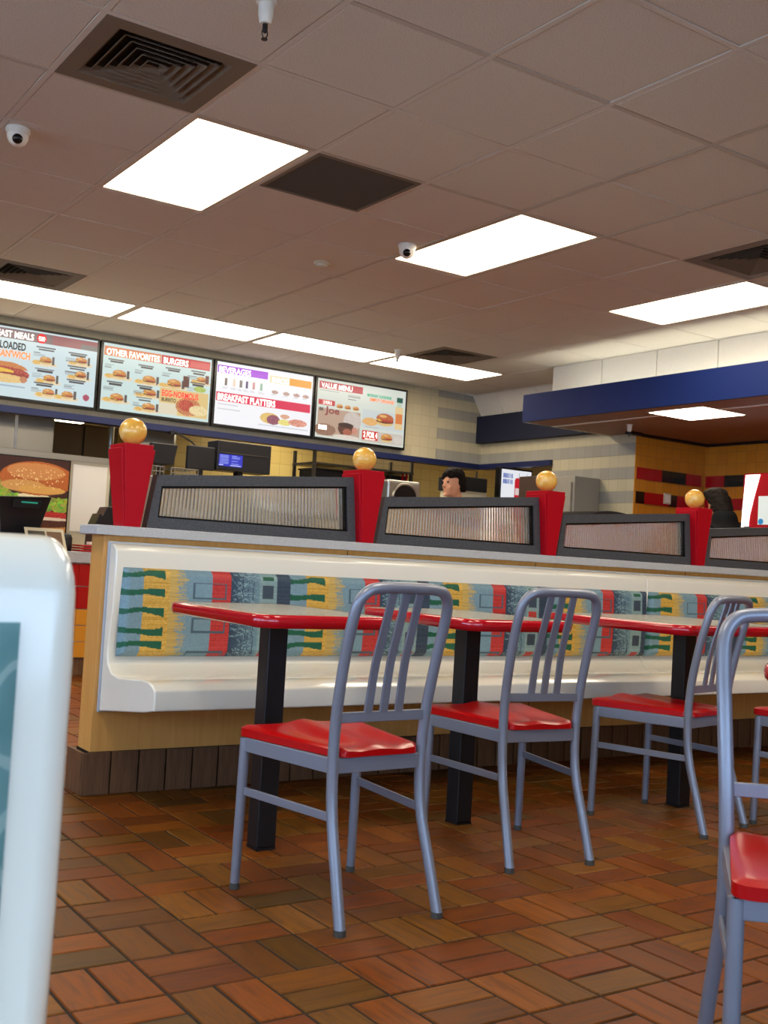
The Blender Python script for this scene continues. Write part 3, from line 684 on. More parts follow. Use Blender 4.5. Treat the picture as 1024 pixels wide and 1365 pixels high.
# ---------------------------------------------------------------- chairs
def catmull(pts, n=6):
    P_ = [Vector(p) for p in pts]; P_ = [P_[0]*2-P_[1]]+P_+[P_[-1]*2-P_[-2]]; out = []
    for i in range(1, len(P_)-2):
        for k in range(n):
            t = k/n; a, b, c, d = P_[i-1:i+3]
            out.append(.5*((2*b)+(-a+c)*t+(2*a-5*b+4*c-d)*t*t+(-a+3*b-3*c+d)*t**3))
    out.append(P_[-2]); return out
def make_chair():
    t = thing('dining_chair', 'x', 'chair', (0, 0, 0), 'slat-back metal chairs with red seats')
    R_ = .0145
    side = [(.150, 0, .012), (.145, .036, .13), (.139, .075, .26), (.138, .086, .37), (.141, .080, .50), (.145, .054, .64), (.146, .026, .745)]
    top = [(.140, .012, .795), (.118, .002, .823), (.085, -.002, .831), (.04, -.004, .833)]
    half = [(x, y, z) for x, y, z in side+top]
    path = [(-x, y, z) for x, y, z in half]+[(x, y, z) for x, y, z in reversed(half)]
    bf = MB().tube(catmull(path, 5), R_, 14).build('back_frame', M_CHROME, t, smooth=60)
    def bar(p, q, w, h, name):      # flat bar between two points: w across, h upright
        p, q = Vector(p), Vector(q); d = (q-p).normalized(); up = Vector((0, 0, 1)) if abs(d.z) < .7 else Vector((0, 1, 0))
        s = d.cross(up).normalized(); u = s.cross(d).normalized(); mb = MB()
        c = [(-w/2, -h/2), (w/2, -h/2), (w/2, h/2), (-w/2, h/2)]
        mb.hexa([p+s*a+u*b for a, b in c]+[q+s*a+u*b for a, b in c]); return mb.build(name, M_CHROME, t, bevel=.002)
    bar((-.138, .078, .505), (.138, .078, .505), .012, .026, 'back_rail')
    for x in (-.046, 0, .046):
        pts = [(x*1.05, .076, .512), (x, .057, .64), (x*.95, .026, .745), (x*.92, .002, .828)]
        V = []; Fc = []
        cp = catmull(pts, 4)
        for p in cp: V += [(p.x-.012, p.y-.004, p.z), (p.x+.012, p.y-.004, p.z), (p.x+.012, p.y+.004, p.z), (p.x-.012, p.y+.004, p.z)]
        for i in range(len(cp)-1):
            for k in range(4): Fc.append((4*i+k, 4*i+(k+1) % 4, 4*i+4+(k+1) % 4, 4*i+4+k))
        Fc += [(3, 2, 1, 0), tuple(4*(len(cp)-1)+k for k in range(4))]
        MB().add(V, Fc).build('slat', M_CHROME, t, bevel=.002)
    bar((-.134, .084, .386), (.134, .084, .386), .014, .038, 'seat_rail')
    bar((-.186, .437, .386), (.186, .437, .386), .014, .034, 'seat_rail')
    for s in (-1, 1):
        bar((s*.14, .092, .386), (s*.188, .432, .386), .014, .038, 'seat_rail')
        bar((s*.142, .078, .262), (s*.188, .436, .262), .008, .022, 'stretcher')
        lg = MB().tube([(s*.190, .440, .012), (s*.189, .437, .2), (s*.188, .434, .402)], [.0125, .0138, .0138], 14).build('front_leg', M_CHROME, t, smooth=60)
        MB().lathe([(.0135, 0), (.0135, .016)], (s*.190, .440, 0), 14).build('foot', M_FOOT, lg)
        MB().lathe([(.0155, 0), (.0155, .016)], (s*.150, 0, 0), 14).build('foot', M_FOOT, bf)
    # dished seat
    n = 20; V = []; Fc = []
    def edge(u, v):
        hw = .130+(.203-.130)*v; x = (2*u-1)*hw; y = .072+.395*v
        return x, y
    def topz(u, v):
        a = abs(2*u-1); z = .431
        z -= .013*math.exp(-((a-.48)/.3)**2)*math.exp(-((v-.38)/.36)**2)
        z += .010*math.exp(-(a/.18)**2)*max(0, (v-.35)/.65)
        z += .004*v
        e_ = min(u, 1-u, v, 1-v)
        z -= .007*max(0, 1-e_/.055)**2
        return z
    for j in range(n+1):
        for i in range(n+1):
            x, y = edge(i/n, j/n)
            cr = max(0, abs(2*i/n-1)-.86)/.14*max(0, abs(2*j/n-1)-.86)/.14
            x -= math.copysign(.012*cr, x); y -= math.copysign(.012*cr, j/n-.5)
            V.append((x, y, topz(i/n, j/n)))
    m0 = len(V); V += [(x, y, .4065) for x, y, z in V]
    for j in range(n):
        for i in range(n):
            q = (j*(n+1)+i, j*(n+1)+i+1, (j+1)*(n+1)+i+1, (j+1)*(n+1)+i); Fc += [q, tuple(m0+k for k in reversed(q))]
    bd = [i for i in range(n+1)]+[j*(n+1)+n for j in range(1, n+1)]+[n*(n+1)+i for i in range(n-1, -1, -1)]+[j*(n+1) for j in range(n-1, 0, -1)]
    for k in range(len(bd)):
        p, q = bd[k], bd[(k+1) % len(bd)]; Fc.append((p, q, m0+q, m0+p)[::-1])
    MB().add(V, Fc).build('seat', M_SEAT, t, smooth=50)
    return t
ch0 = make_chair()
spots = [(1.5965, 2.231, .045, 'grey slat-back chair with red seat at the table by the divider end'),
         (2.348, 2.465, -.105, 'grey slat-back chair with red seat at the second small table along the bench'),
         (3.28, 2.564, .195, 'grey slat-back chair with red seat pushed to the wide table'),
         (3.70, 2.177, 0.0, 'grey chair with red seat standing clear of the wide table'),
         (1.887, 1.318, 2.427, 'grey slat-back chair with red seat turned away from the fabric bench')]
for k, (x, y, r, lab) in enumerate(spots):
    o = ch0 if k == 0 else copy_tree(ch0)
    o.location = (x, y, 0); o.rotation_euler.z = r; o['label'] = lab

# ---------------------------------------------------------------- near bench with teal back
M_TEAL = mat('teal_fabric', (120, 168, 172), .7)
tc = N(M_TEAL, 'ShaderNodeTexCoord'); vo = N(M_TEAL, 'ShaderNodeTexWave'); vo.wave_type = 'RINGS'; vo.inputs['Scale'].default_value = 5; vo.inputs['Distortion'].default_value = 14; vo.inputs['Detail'].default_value = 1; vo.inputs['Detail Scale'].default_value = 1.6
L(M_TEAL, tc.outputs['Object'], vo.inputs['Vector']); rr = ramp(M_TEAL, [(0.0, (148, 178, 172)), (.05, (146, 176, 172)), (.1, (104, 146, 144)), (1.0, (94, 138, 138))]); L(M_TEAL, vo.outputs['Fac'], rr.inputs['Fac']); L(M_TEAL, rr.outputs['Color'], P(M_TEAL).inputs['Base Color'])
NB = .93
t = thing('bench_seat', 'white moulded bench with teal cushion on its back, standing clear of the divider', 'bench', (-.6, NB, 0), 'white moulded bench seats')
nprof = [(-.05, .835), (-.04, .878), (-.01, .897), (.02, .899), (.045, .886), (.056, .856), (.06, .80), (.062, .60), (.058, .50), (.075, .462), (.14, .44), (.27, .446), (.41, .455), (.47, .449), (.50, .433), (.505, .40), (.50, .365), (.42, .352), (.1, .30), (-.05, .30)]
MB().prism([(NB-d, z) for d, z in nprof], -1.5, .303, 'x').build('shell', M_SHELL, t, bevel=.034, seg=6)
V = []; Fc = []; nx, nz = 60, 24
for j in range(nz+1):
    for i in range(nx+1):
        x = -1.45+i/nx*(.250+1.45); z = .83-j/nz*.33
        d = min(x+1.45, .250-x, .83-z, z-.50)/.03; f = 1-(1-min(1, max(0, d)))**2.2
        V.append((x, NB-.066-.022*f, z))
for j in range(nz):
    for i in range(nx): Fc.append((j*(nx+1)+i, (j+1)*(nx+1)+i, (j+1)*(nx+1)+i+1, j*(nx+1)+i+1))
MB().add(V, Fc).build('cushion', M_TEAL, t, smooth=60)
B(-1.4, .2, NB-.12, NB+.04, 0, .302).build('pedestal', M_MAPLE, t)

# ---------------------------------------------------------------- menu screens
class Cv:
    def __init__(s, w, h, bgc): s.w, s.h = w, h; s.a = np.zeros((h, w, 3)); s.a[:] = bgc; s.yy, s.xx = np.mgrid[0:h, 0:w]
    def rect(s, x0, x1, y0, y1, c): s.a[int(y0*s.h):int(y1*s.h), int(x0*s.w):int(x1*s.w)] = c
    def ell(s, cx, cy, rx, ry, c, noise=0, top=None, bot=None):
        u = (s.xx/s.w-cx)/rx; v = (s.yy/s.h-cy)/ry; k = u*u+v*v < 1
        if top is not None: k &= s.yy/s.h >= top
        if bot is not None: k &= s.yy/s.h < bot
        s.a[k] = np.array(c)+(rng.normal(0, noise, (k.sum(), 1)) if noise else 0)
    def burger(s, cx, cy, w, bun=(206, 140, 70), asp=1.0, meat=(120, 62, 38)):
        a = s.w/s.h*asp; r = w/2
        s.ell(cx, cy+.20*w*a, r*.95, .16*w*a, (228, 190, 124), 8); s.ell(cx, cy+.12*w*a, r*1.02, .10*w*a, meat, 12)
        s.ell(cx-.1*w, cy+.05*w*a, r*.8, .07*w*a, (236, 190, 70), 10); s.ell(cx+.12*w, cy+.06*w*a, r*.8, .06*w*a, (186, 70, 54), 14)
        s.ell(cx, cy-.02*w*a, r, .26*w*a, bun, 8, bot=cy+.04*w*a); s.ell(cx-.12*w, cy-.14*w*a, r*.45, .07*w*a, (232, 178, 110), 6)
    def meal(s, cx, cy, w):
        s.ell(cx, cy+.06, w*.55, .035, (232, 214, 180), 6); s.burger(cx+.05*w, cy, w*.5)
        s.ell(cx-.32*w, cy+.045, w*.17, .03, (226, 182, 96), 14); s.rect(cx+.34*w, cx+.44*w, cy-.05, cy+.07, (86, 78, 74))
    def cup(s, cx, cy, w, h, c): s.rect(cx-w/2, cx+w/2, cy-h/2, cy+h/2, c); s.rect(cx-w*.6, cx+w*.6, cy-h/2, cy-h*.4, (235, 235, 235))
    def lines(s, x0, x1, y, n, c=(120, 124, 130), gap=.022):
        for k in range(n):
            s.rect(x0, x0+(x1-x0)*(.55+.45*rng.rand()), y+k*gap, y+k*gap+.008, c)
E_WHITE = mat('letters_white', (250, 250, 245), .5, emit=(252, 250, 244), es=.95)
E_BLACK = mat('letters_black', (28, 26, 30), .5)
E_ORANGE = mat('letters_orange', (226, 110, 40), .5, emit=(228, 112, 44), es=.8)
E_RED = mat('letters_red', (196, 30, 40), .5, emit=(200, 34, 44), es=.8)
E_GREEN = mat('letters_green', (20, 150, 110), .5, emit=(24, 150, 112), es=.8)
E_BROWN = mat('letters_brown', (96, 44, 44), .5, emit=(100, 50, 50), es=.8)
BGC = (206, 226, 232)
def m1():
    c = Cv(256, 148, BGC); c.rect(0, 1, .03, .17, (120, 96, 104)); c.rect(.62, 1, .03, .17, (150, 84, 92)); c.rect(.86, 1, .10, .17, (110, 108, 110))
    c.ell(.245, .63, .195, .13, (206, 128, 70), 12, bot=.60); c.ell(.245, .66, .20, .09, (176, 66, 54), 26); c.ell(.20, .64, .12, .04, (238, 190, 70), 10); c.ell(.30, .69, .14, .04, (150, 46, 44), 20)
    c.ell(.24, .74, .19, .06, (232, 196, 128), 8); c.ell(.40, .73, .03, .045, (196, 128, 92), 10); c.rect(.04, .42, .84, .86, (160, 180, 200))
    for x, y in ((.56, .40), (.60, .66), (.60, .86), (.86, .33), (.86, .54), (.76, .86)): c.meal(x, y, .2)
    for x, y in ((.47, .22), (.47, .53), (.47, .74), (.74, .23), (.74, .43), (.74, .63)): c.rect(x+.02, x+.18, y, y+.02, (80, 82, 90)); c.rect(x+.04, x+.17, y+.03, y+.055, (62, 62, 70)); c.lines(x, x+.1, y+.09, 3)
    c.ell(.93, .87, .028, .05, (170, 66, 96), 8); return c.a
def m2():
    c = Cv(256, 148, (206, 228, 226)); c.rect(.01, .52, .05, .19, (214, 126, 82)); c.rect(.525, .99, .05, .19, (196, 42, 50)); c.rect(.80, .99, .08, .17, (214, 80, 84))
    for x, y in ((.14, .44), (.41, .46), (.13, .80), (.42, .66), (.42, .88)): c.meal(x, y, .24)
    c.meal(.64, .46, .26); c.rect(.74, .80, .33, .50, (92, 46, 42)); c.meal(.90, .34, .18); c.rect(.95, .985, .27, .40, (110, 56, 50)); c.ell(.90, .50, .06, .045, (176, 196, 96), 16)
    for x, y in ((.02, .23), (.29, .25), (.02, .57), (.29, .57), (.29, .75), (.54, .23), (.78, .22), (.78, .40)): c.rect(x+.03, x+.17, y, y+.02, (86, 88, 92)); c.rect(x+.05, x+.16, y+.03, y+.06, (66, 66, 70)); c.lines(x, x+.1, y+.09, 3)
    c.rect(.53, .99, .56, .96, (226, 196, 130)); c.rect(.53, .70, .78, .96, (226, 216, 190)); c.ell(.80, .80, .12, .14, (196, 118, 70), 34); c.ell(.78, .78, .07, .09, (186, 60, 40), 30); c.ell(.90, .84, .09, .08, (236, 214, 160), 14); return c.a
def m3():
    c = Cv(256, 148, (250, 250, 255)); c.rect(.01, .52, .06, .18, (168, 48, 222)); c.rect(.54, .99, .10, .22, (238, 160, 40)); c.rect(.54, .75, .10, .22, (250, 226, 190)); c.rect(.01, .99, .49, .63, (226, 40, 86))
    for x, col in ((.10, (110, 92, 84)), (.18, (240, 214, 190)), (.25, (130, 120, 120)), (.31, (84, 66, 120)), (.38, (214, 150, 146)), (.46, (150, 190, 160))): c.cup(x, .31, .024, .13, col); c.lines(x-.03, x+.03, .40, 2, (190, 190, 196))
    for x in (.60, .72, .83, .93): c.ell(x, .36, .035, .03, (196, 160, 150), 16); c.lines(x-.03, x+.03, .41, 1, (180, 180, 186))
    c.lines(.03, .28, .68, 1, (150, 150, 156)); c.lines(.03, .34, .75, 1, (140, 140, 150))
    c.ell(.56, .80, .10, .09, (232, 196, 116), 12); c.ell(.60, .82, .07, .08, (150, 84, 104), 16); c.ell(.72, .84, .07, .05, (238, 224, 130), 10); c.ell(.72, .74, .05, .035, (226, 168, 140), 10); c.ell(.86, .82, .10, .06, (226, 150, 130), 30); c.rect(.45, .98, .92, .935, (200, 210, 220)); return c.a
def m4():
    c = Cv(256, 148, (216, 222, 212)); c.rect(.02, .50, .05, .17, (186, 30, 62)); c.lines(.03, .30, .20, 1); c.lines(.34, .48, .22, 4)
    c.rect(.02, .20, .36, .45, (196, 50, 60)); c.rect(.06, .16, .37, .44, (222, 110, 110))
    for x in (.25, .34, .43): c.burger(x, .43, .07)
    c.rect(.02, .49, .5, .97, (190, 160, 140)); c.ell(.10, .86, .12, .10, (150, 112, 92), 14); c.ell(.40, .66, .10, .16, (206, 194, 186), 10)
    c.ell(.33, .80, .085, .13, (92, 52, 40), 14, top=.74); c.ell(.33, .74, .085, .04, (60, 36, 32)); c.ell(.35, .86, .05, .06, (170, 96, 76), 12); c.ell(.34, .945, .15, .035, (226, 214, 202), 8); c.ell(.43, .82, .03, .06, (206, 140, 120), 8)
    c.rect(.51, .99, .42, .74, (206, 214, 214)); c.ell(.60, .62, .09, .07, (232, 178, 110), 16); c.burger(.77, .54, .2, bun=(190, 104, 62)); c.rect(.89, .98, .30, .70, (232, 204, 150)); c.rect(.895, .975, .42, .60, (222, 130, 70)); c.rect(.90, .97, .13, .22, (30, 90, 76)); c.rect(.91, .96, .22, .30, (190, 210, 190))
    c.rect(.51, .99, .78, .98, (206, 196, 186)); c.rect(.52, .70, .79, .95, (206, 44, 50)); c.burger(.80, .86, .13); c.ell(.93, .88, .05, .07, (214, 206, 196), 6); c.lines(.55, .72, .72, 1, (150, 150, 150)); return c.a
SX = [2.095, 3.155, 4.226, 5.298, 6.40]
slab = ['menu screen headed breakfast meals with a loaded sandwich picture', 'menu screen headed other favorites and burgers', 'brightest menu screen headed beverages and breakfast platters', 'menu screen headed value menu with a coffee cup picture']
SY = 9.135
for k, fn in enumerate((m1, m2, m3, m4)):
    x0, x1, z0, z1 = SX[k]+.006, SX[k+1]-.006, 2.052, 2.672
    t = thing('menu_screen', slab[k], 'screen', ((x0+x1)/2, SY+.03, z0), 'menu screens on the tiled bulkhead')
    B(x0, x1, SY+.004, 9.2, z0, z1).build('housing', M_GASKET, t, bevel=.004)
    a, b, c, d = x0+.022, x1-.022, z0+.025, z1-.022
    dsp = color_grid('display', lambda u, v: (a+u*(b-a), SY+.002, d-v*(d-c)), fn(), 256, 148, M_SCREEN, t)
    X = lambda u: a+u*(b-a); Z = lambda v: d-v*(d-c); y = SY-.001
    def T(s, u0, u1, v0, v1, m, sl=0, bold=.028): lettering(s, X(u0), X(u1), Z(v1), Z(v0), y, m, dsp, sl, bold)
    if k == 0:
        T('BREAKFAST MEALS', -.0, .46, .055, .15, E_WHITE); T('FULLY LOADED', .03, .40, .21, .32, E_BLACK); T("CROISSAN'WICH", .02, .44, .33, .44, E_ORANGE)
        MB().prism([(X(.525)+.04*math.cos(2*math.pi*i/24), Z(.10)+.04*math.sin(2*math.pi*i/24)) for i in range(24)], y-.0005, y, 'y').build('emblem', E_RED, dsp)
        for q, w in ((.012, .026), (-.002, .03), (-.016, .024)): B(X(.525)-w, X(.525)+w, y-.0015, y-.001, Z(.10)+q-.004, Z(.10)+q+.004).build('emblem_bar', E_WHITE, dsp)
    elif k == 1:
        T('OTHER FAVORITES', .025, .505, .075, .175, E_WHITE); T('BURGERS', .54, .775, .075, .175, E_WHITE); T('EGG-NORMOUS', .545, .89, .58, .68, E_RED); T('BURRITO', .545, .68, .70, .76, E_BLACK)
    elif k == 2:
        T('BEVERAGES', .02, .34, .07, .17, E_WHITE); T('SNACKS', .56, .74, .115, .205, E_WHITE); T('BREAKFAST PLATTERS', .02, .61, .505, .615, E_WHITE)
    else:
        T('VALUE MENU', .035, .38, .065, .155, E_WHITE); T('2 FOR $', .07, .16, .375, .435, E_WHITE, 0, .01); T('BK', .03, .08, .49, .55, E_BLACK); T('Joe', .09, .25, .46, .62, E_BROWN); B(X(.03), X(.12), y-.0005, y, Z(.865), Z(.79)).build('new_tag', E_WHITE, dsp); T('NEW', .045, .105, .81, .85, E_BLACK)
        t2 = E_GREEN; T("MORNIN' SUNSHINE", .55, .83, .13, .185, t2); T('SIMPLY ORANGE', .58, .86, .20, .26, E_ORANGE); T('2 FOR 4', .53, .69, .80, .90, E_WHITE); T('BREAKFAST', .55, .67, .915, .94, E_WHITE, 0, .01)

# ---------------------------------------------------------------- order counter
co = thing('order_counter', 'order counter faced with red and ochre tiles under a grey top', 'counter', (3.0, 7.8, 0))
B(-1.5, 5.7, 7.46, 8.05, .12, .80).build('carcass', M_GROUTW, co); B(-1.5, 5.7, 7.47, 8.05, 0, .12).build('base', M_BASE, co)
B(-1.52, 5.72, 7.42, 8.08, .775, .85).build('worktop', M_LEDGE, co, bevel=.005)
rows = [(.615, .770, M_RT), (.458, .612, M_RT), (.345, .455, M_OT), (.234, .342, M_OT), (.123, .231, M_OT)]
rest_ = {M_RT: MB(), M_OT: MB()}
for z0, z1, m in rows:
    k = 0
    while -1.5+(k+1)*.106 < 5.7:
        x = -1.5+k*.106; bb = (x+.0015, x+.1045, 7.448, 7.4605, z0+.0015, z1-.0015)
        if 2.2 < x < 3.0: B(*bb).build('tile', m, co)
        else: rest_[m].box(*bb)
        k += 1
for m, mb in rest_.items():
    o = mb.build('tile_facing', m, co); o['kind'] = 'stuff'
# things on the counter
t = thing('cash_register', 'black register with a green lit customer display on the order counter', 'cash register', (2.2, 7.72, .85))
B(1.98, 2.34, 7.62, 7.98, .85, .95).build('drawer', M_DARKP, t, bevel=.006)
MB().hexa([(2.05, 7.70, .95), (2.30, 7.70, .95), (2.30, 7.9, .95), (2.05, 7.9, .95), (2.0, 7.62, 1.20), (2.36, 7.62, 1.22), (2.36, 7.80, 1.22), (2.0, 7.80, 1.20)]).build('head', M_DARKP, t, bevel=.006)
o = B(2.09, 2.29, 7.612, 7.622, 1.13, 1.19).build('display', M_GASKET, t)
B(2.15, 2.26, 7.610, 7.6125, 1.165, 1.175).build('readout', mat('green_led', (10, 60, 50), .4, emit=(20, 150, 120), es=.8), o)
t = thing('counter_card', 'small framed cream card leaning on the order counter', 'sign', (2.3, 7.55, .85))
def leanquad(x0, x1, z0, z1, yb, yt, off, th=.006):
    return MB().hexa([(x0, yb+off, z0), (x1, yb+off, z0), (x1, yb+off+th, z0), (x0, yb+off+th, z0), (x0, yt+off, z1), (x1, yt+off, z1), (x1, yt+off+th, z1), (x0, yt+off+th, z1)])
leanquad(2.17, 2.44, .85, 1.0, 7.46, 7.58, 0).build('frame', M_CREAM, t)
leanquad(2.19, 2.305, .874, .978, 7.479, 7.562, -.003, .004).build('picture', M_STEELD, t); leanquad(2.32, 2.42, .874, .978, 7.479, 7.562, -.003, .004).build('picture', M_BASE, t)
t = thing('black_canister', 'small black canister on the order counter beside the red tray', 'canister', (2.47, 7.62, .85))
MB().lathe([(.05, 0), (.05, .09), (.042, .115), (.02, .125), (0, .126)], (2.47, 7.62, .85), 20).build('body', M_DARKP, t, smooth=40); MB().lathe([(.052, .085), (.052, .092)], (2.47, 7.62, .85), 20).build('band', M_BLACK, t)
t = thing('red_tray', 'stack of red serving trays at the edge of the order counter', 'tray', (2.70, 7.60, .85))
for k in range(3): B(2.53, 2.95, 7.45, 7.75, .852+k*.018, .866+k*.018).build('tray', M_RT, t, bevel=.005)
o = B(2.62, 2.80, 7.52, 7.6, .906, .925).build('napkin_stack', M_WHITE, t)
t = thing('red_tray', 'single red serving tray behind the counter card', 'tray', (2.42, 7.8, .85)); B(2.36, 2.5, 7.69, 7.95, .851, .875).build('tray_rim', M_RT, t, bevel=.005); B(2.375, 2.485, 7.71, 7.93, .8755, .877).build('tray_floor', M_RT, t)
t = thing('cup_dispenser', 'black stepped dispenser on the order counter beside the end post', 'dispenser', (2.82, 7.85, .85))
MB().prism([(2.72, .85), (2.92, .85), (2.92, 1.19), (2.82, 1.19), (2.79, 1.12), (2.77, 1.14), (2.73, 1.04)], 7.78, 7.95, 'y').build('body', M_DARKP, t, bevel=.006); B(2.74, 2.90, 7.772, 7.781, .9, 1.02).build('chute', M_GASKET, t)
# cabinet with burger poster
cb = thing('serving_cabinet', 'tall cream cabinet with glossy side behind the order counter', 'cabinet', (2.3, 8.75, 0))
B(1.5, 3.09, 8.5, 8.95, 0, 1.575).build('body', M_CREAM, cb, bevel=.01); B(1.5, 3.09, 8.485, 8.5, 1.555, 1.60).build('top_strip', M_STEEL, cb)
MB().prism([(2.78+.05*0, 1.0), (3.06, 1.0), (3.06, 1.53), (2.78, 1.53)], 8.494, 8.5, 'y').build('door', M_WHITE, cb, bevel=.003)
ps = thing('burger_poster', 'poster with a large sesame bun burger on the cream cabinet', 'poster', (2.25, 8.49, 1.0))
B(1.72, 2.755, 8.478, 8.484, .965, 1.552).build('board', M_GASKET, ps)
c = Cv(300, 170, (62, 30, 24))
def greens(x0, x1, y0, y1, n, sl):
    for q in range(n):
        x = x0+(x1-x0)*rng.rand(); r = rng.rand(); c.ell(x, y0+(y1-y0)*rng.rand()+sl*(x-x0), .010+.016*r, .016+.016*r, (96+90*rng.rand(), 140+60*rng.rand(), 40+40*rng.rand()), 10)
greens(.30, .56, .30, .50, 130, 0)
c.ell(.62, .92, .44, .10, (206, 140, 74), 8); c.ell(.66, .85, .42, .08, (86, 42, 26), 12); c.ell(.62, .62, .30, .06, (178, 60, 38), 16); c.ell(.80, .75, .24, .06, (188, 46, 40), 14); c.ell(.84, .80, .2, .022, (230, 208, 184), 5)
greens(.36, 1.0, .47, .54, 220, .12); greens(.76, 1.0, .52, .68, 140, 0); c.ell(.74, .51, .12, .035, (240, 230, 184), 6)
c.ell(.765, .27, .285, .225, (186, 98, 42), 7); c.ell(.75, .18, .22, .11, (208, 140, 80), 6); c.ell(.66, .38, .17, .08, (214, 158, 88), 7); c.ell(.80, .42, .18, .055, (222, 166, 84), 7)
for q in range(70):
    x, y = .55+.42*rng.rand(), .14+.26*rng.rand(); c.ell(x, y, .0045, .009, (244, 212, 150))
color_grid('print', lambda u, v: (1.73+u*1.015, 8.4775, 1.546-v*.575), c.a, 300, 170, M_POSTER, ps)

# ---------------------------------------------------------------- kitchen furniture and equipment
t = thing('extractor_hood', 'brushed steel extractor hood hanging below the kitchen ceiling', 'hood', (2.2, 10.1, 1.69))
B(1.2, 2.95, 9.6, 10.6, 1.69, 2.45).build('canopy', M_STEEL, t, bevel=.006)
for x in (2.30, 2.36, 2.62): B(x-.012, x+.012, 9.592, 9.601, 1.70, 2.44).build('seam', M_WHITE, t)
t = thing('steel_refrigerator', 'tall dark steel refrigerator with two doors at the back of the kitchen', 'refrigerator', (3.75, 12.3, 0))
B(3.0, 4.42, 12.02, 12.7, 0, 2.25).build('body', M_STEELD, t); 
for a_, b_ in ((3.02, 4.0), (4.03, 4.40)): 
    o = B(a_, b_, 11.99, 12.02, .1, 2.22).build('door', mat('fridge_front', (128, 116, 98), .4, metal=.5), t); B(b_-.03, b_-.012, 11.96, 11.99, .9, 1.9).build('handle', M_STEEL, o)
t = thing('steel_post', 'bright round steel post beside the refrigerator', 'post', (3.62, 10.3, 0)); MB().tube([(3.72, 10.3, .02), (3.72, 10.3, 2.45)], .03, 14).build('pole', M_STEEL, t, smooth=60); MB().lathe([(.06, 0), (.06, .02)], (3.72, 10.3, 0), 16).build('flange', M_STEEL, t)
t = thing('steel_duct', 'shiny square steel duct dropping from the kitchen ceiling', 'duct', (3.95, 9.75, 1.7)); B(3.74, 4.08, 9.6, 9.9, 1.72, 2.45).build('casing', M_STEEL, t, bevel=.004); B(3.73, 4.09, 9.59, 9.91, 1.70, 1.735).build('collar', M_STEELD, t)
t = thing('fry_station', 'steel fry station with wire racks on top behind the register', 'fryer', (3.5, 8.6, 0))
B(3.22, 3.86, 8.38, 8.9, 0, 1.49).build('body', M_STEEL, t, bevel=.005)
for k in range(2):
    x0 = 3.26+k*.30; mb = MB()
    for i in range(8): mb.tube([(x0+i*.034, 8.40, 1.49), (x0+i*.034, 8.40, 1.575)], .004, 6)
    for z in (1.495, 1.535, 1.575): mb.tube([(x0, 8.40, z), (x0+.24, 8.40, z)], .004, 6)
    for i in range(8): mb.tube([(x0+i*.034, 8.40, 1.575), (x0+i*.034, 8.7, 1.575)], .003, 6)
    mb.build('wire_rack', M_STEEL, t)
def monitor(label, x0, x1, y, z0, z1, lean=0.0, base=.85, scr=None, depth=.06, bx=None):
    t = thing('monitor', label, 'monitor', ((x0+x1)/2, y+depth/2, base), 'kitchen order monitors')
    MB().hexa([(x0, y, z0), (x1, y, z0), (x1, y+depth, z0), (x0, y+depth, z0), (x0+lean, y, z1), (x1+lean, y, z1), (x1+lean, y+depth, z1), (x0+lean, y+depth, z1)]).build('case', M_DARKP, t, bevel=.008)
    xm = (x0+x1)/2; B(xm-.025, xm+.025, y+depth*.3, y+depth*.7, base, z0+.01).build('stand', M_DARKP, t); B(xm-.09, xm+.09, y-.03, y+depth+.05, base, base+.012).build('foot', M_DARKP, t)
    return t
bc = thing('back_counter', 'long steel back counter below the menu screens', 'counter', (4.6, 8.9, 0)); B(3.9, 5.75, 8.55, 9.1, .1, 1.06).build('body', M_STEELD, bc); B(3.88, 5.77, 8.52, 9.12, 1.06, 1.1).build('worktop', M_STEEL, bc, bevel=.004)
for x in (4.4, 4.95): B(x, x+.3, 8.54, 8.55, .2, .95).build('door', M_STEEL, bc)
monitor('small black tilted monitor above the fry station', 3.37, 3.60, 8.45, 1.60, 1.77, .03, base=1.49)
monitor('black monitor with a hanging cable before the steel duct', 3.80, 4.05, 8.62, 1.60, 1.80, .0, base=1.49)
t = monitor('large black order terminal with a blue screen', 4.06, 4.58, 8.6, 1.615, 1.87, 0, base=1.1, depth=.22)
c = Cv(60, 40, (30, 40, 190))
for r in range(7): c.rect(.05, .42, .1+r*.11, .15+r*.11, (150, 165, 245)); c.rect(.55, .55+.38*rng.rand(), .1+r*.11, .15+r*.11, (150, 165, 245))
c.rect(.02, .2, .88, .97, (200, 210, 250)); c.rect(.5, .95, .88, .97, (190, 200, 250))
color_grid('screen', lambda u, v: (4.075+u*.225, 8.598, 1.755-v*.105), c.a, 60, 40, print_mat('blue_display', .3, emit=1.0), t)
B(4.08, 4.56, 8.594, 8.6, 1.765, 1.77).build('ledge', M_STEELD, t)
t = thing('hanging_cable', 'black cable looping down beside the order terminal', 'cable', (3.9, 8.9, 1.95)); MB().tube(catmull([(3.86, 9.12, 1.96), (3.97, 8.95, 1.86), (3.95, 8.8, 1.78), (3.88, 8.70, 1.72)], 6), .008, 8).build('cord', M_DARKP, t, smooth=60); B(3.83, 3.89, 9.1, 9.17, 1.93, 1.955).build('plug', M_DARKP, t)
t = thing('coffee_machine', 'silver machine with a round arched black front behind the order counter', 'coffee machine', (5.34, 7.72, .85))
B(5.17, 5.51, 7.6, 7.95, .85, 1.60).build('body', M_STEEL, t, bevel=.02, seg=3)
MB().tube([(5.345+.125*math.cos(q*math.pi/12), 7.592, 1.46+.11*math.sin(q*math.pi/12)) for q in range(13)], .012, 8).build('arch_trim', M_STEEL, t, smooth=60)
MB().prism([(5.345+.115*math.cos(q*math.pi/12), 1.46+.10*math.sin(q*math.pi/12)) for q in range(13)]+[(5.23, 1.2), (5.46, 1.2)], 7.588, 7.601, 'y').build('front', M_GASKET, t)
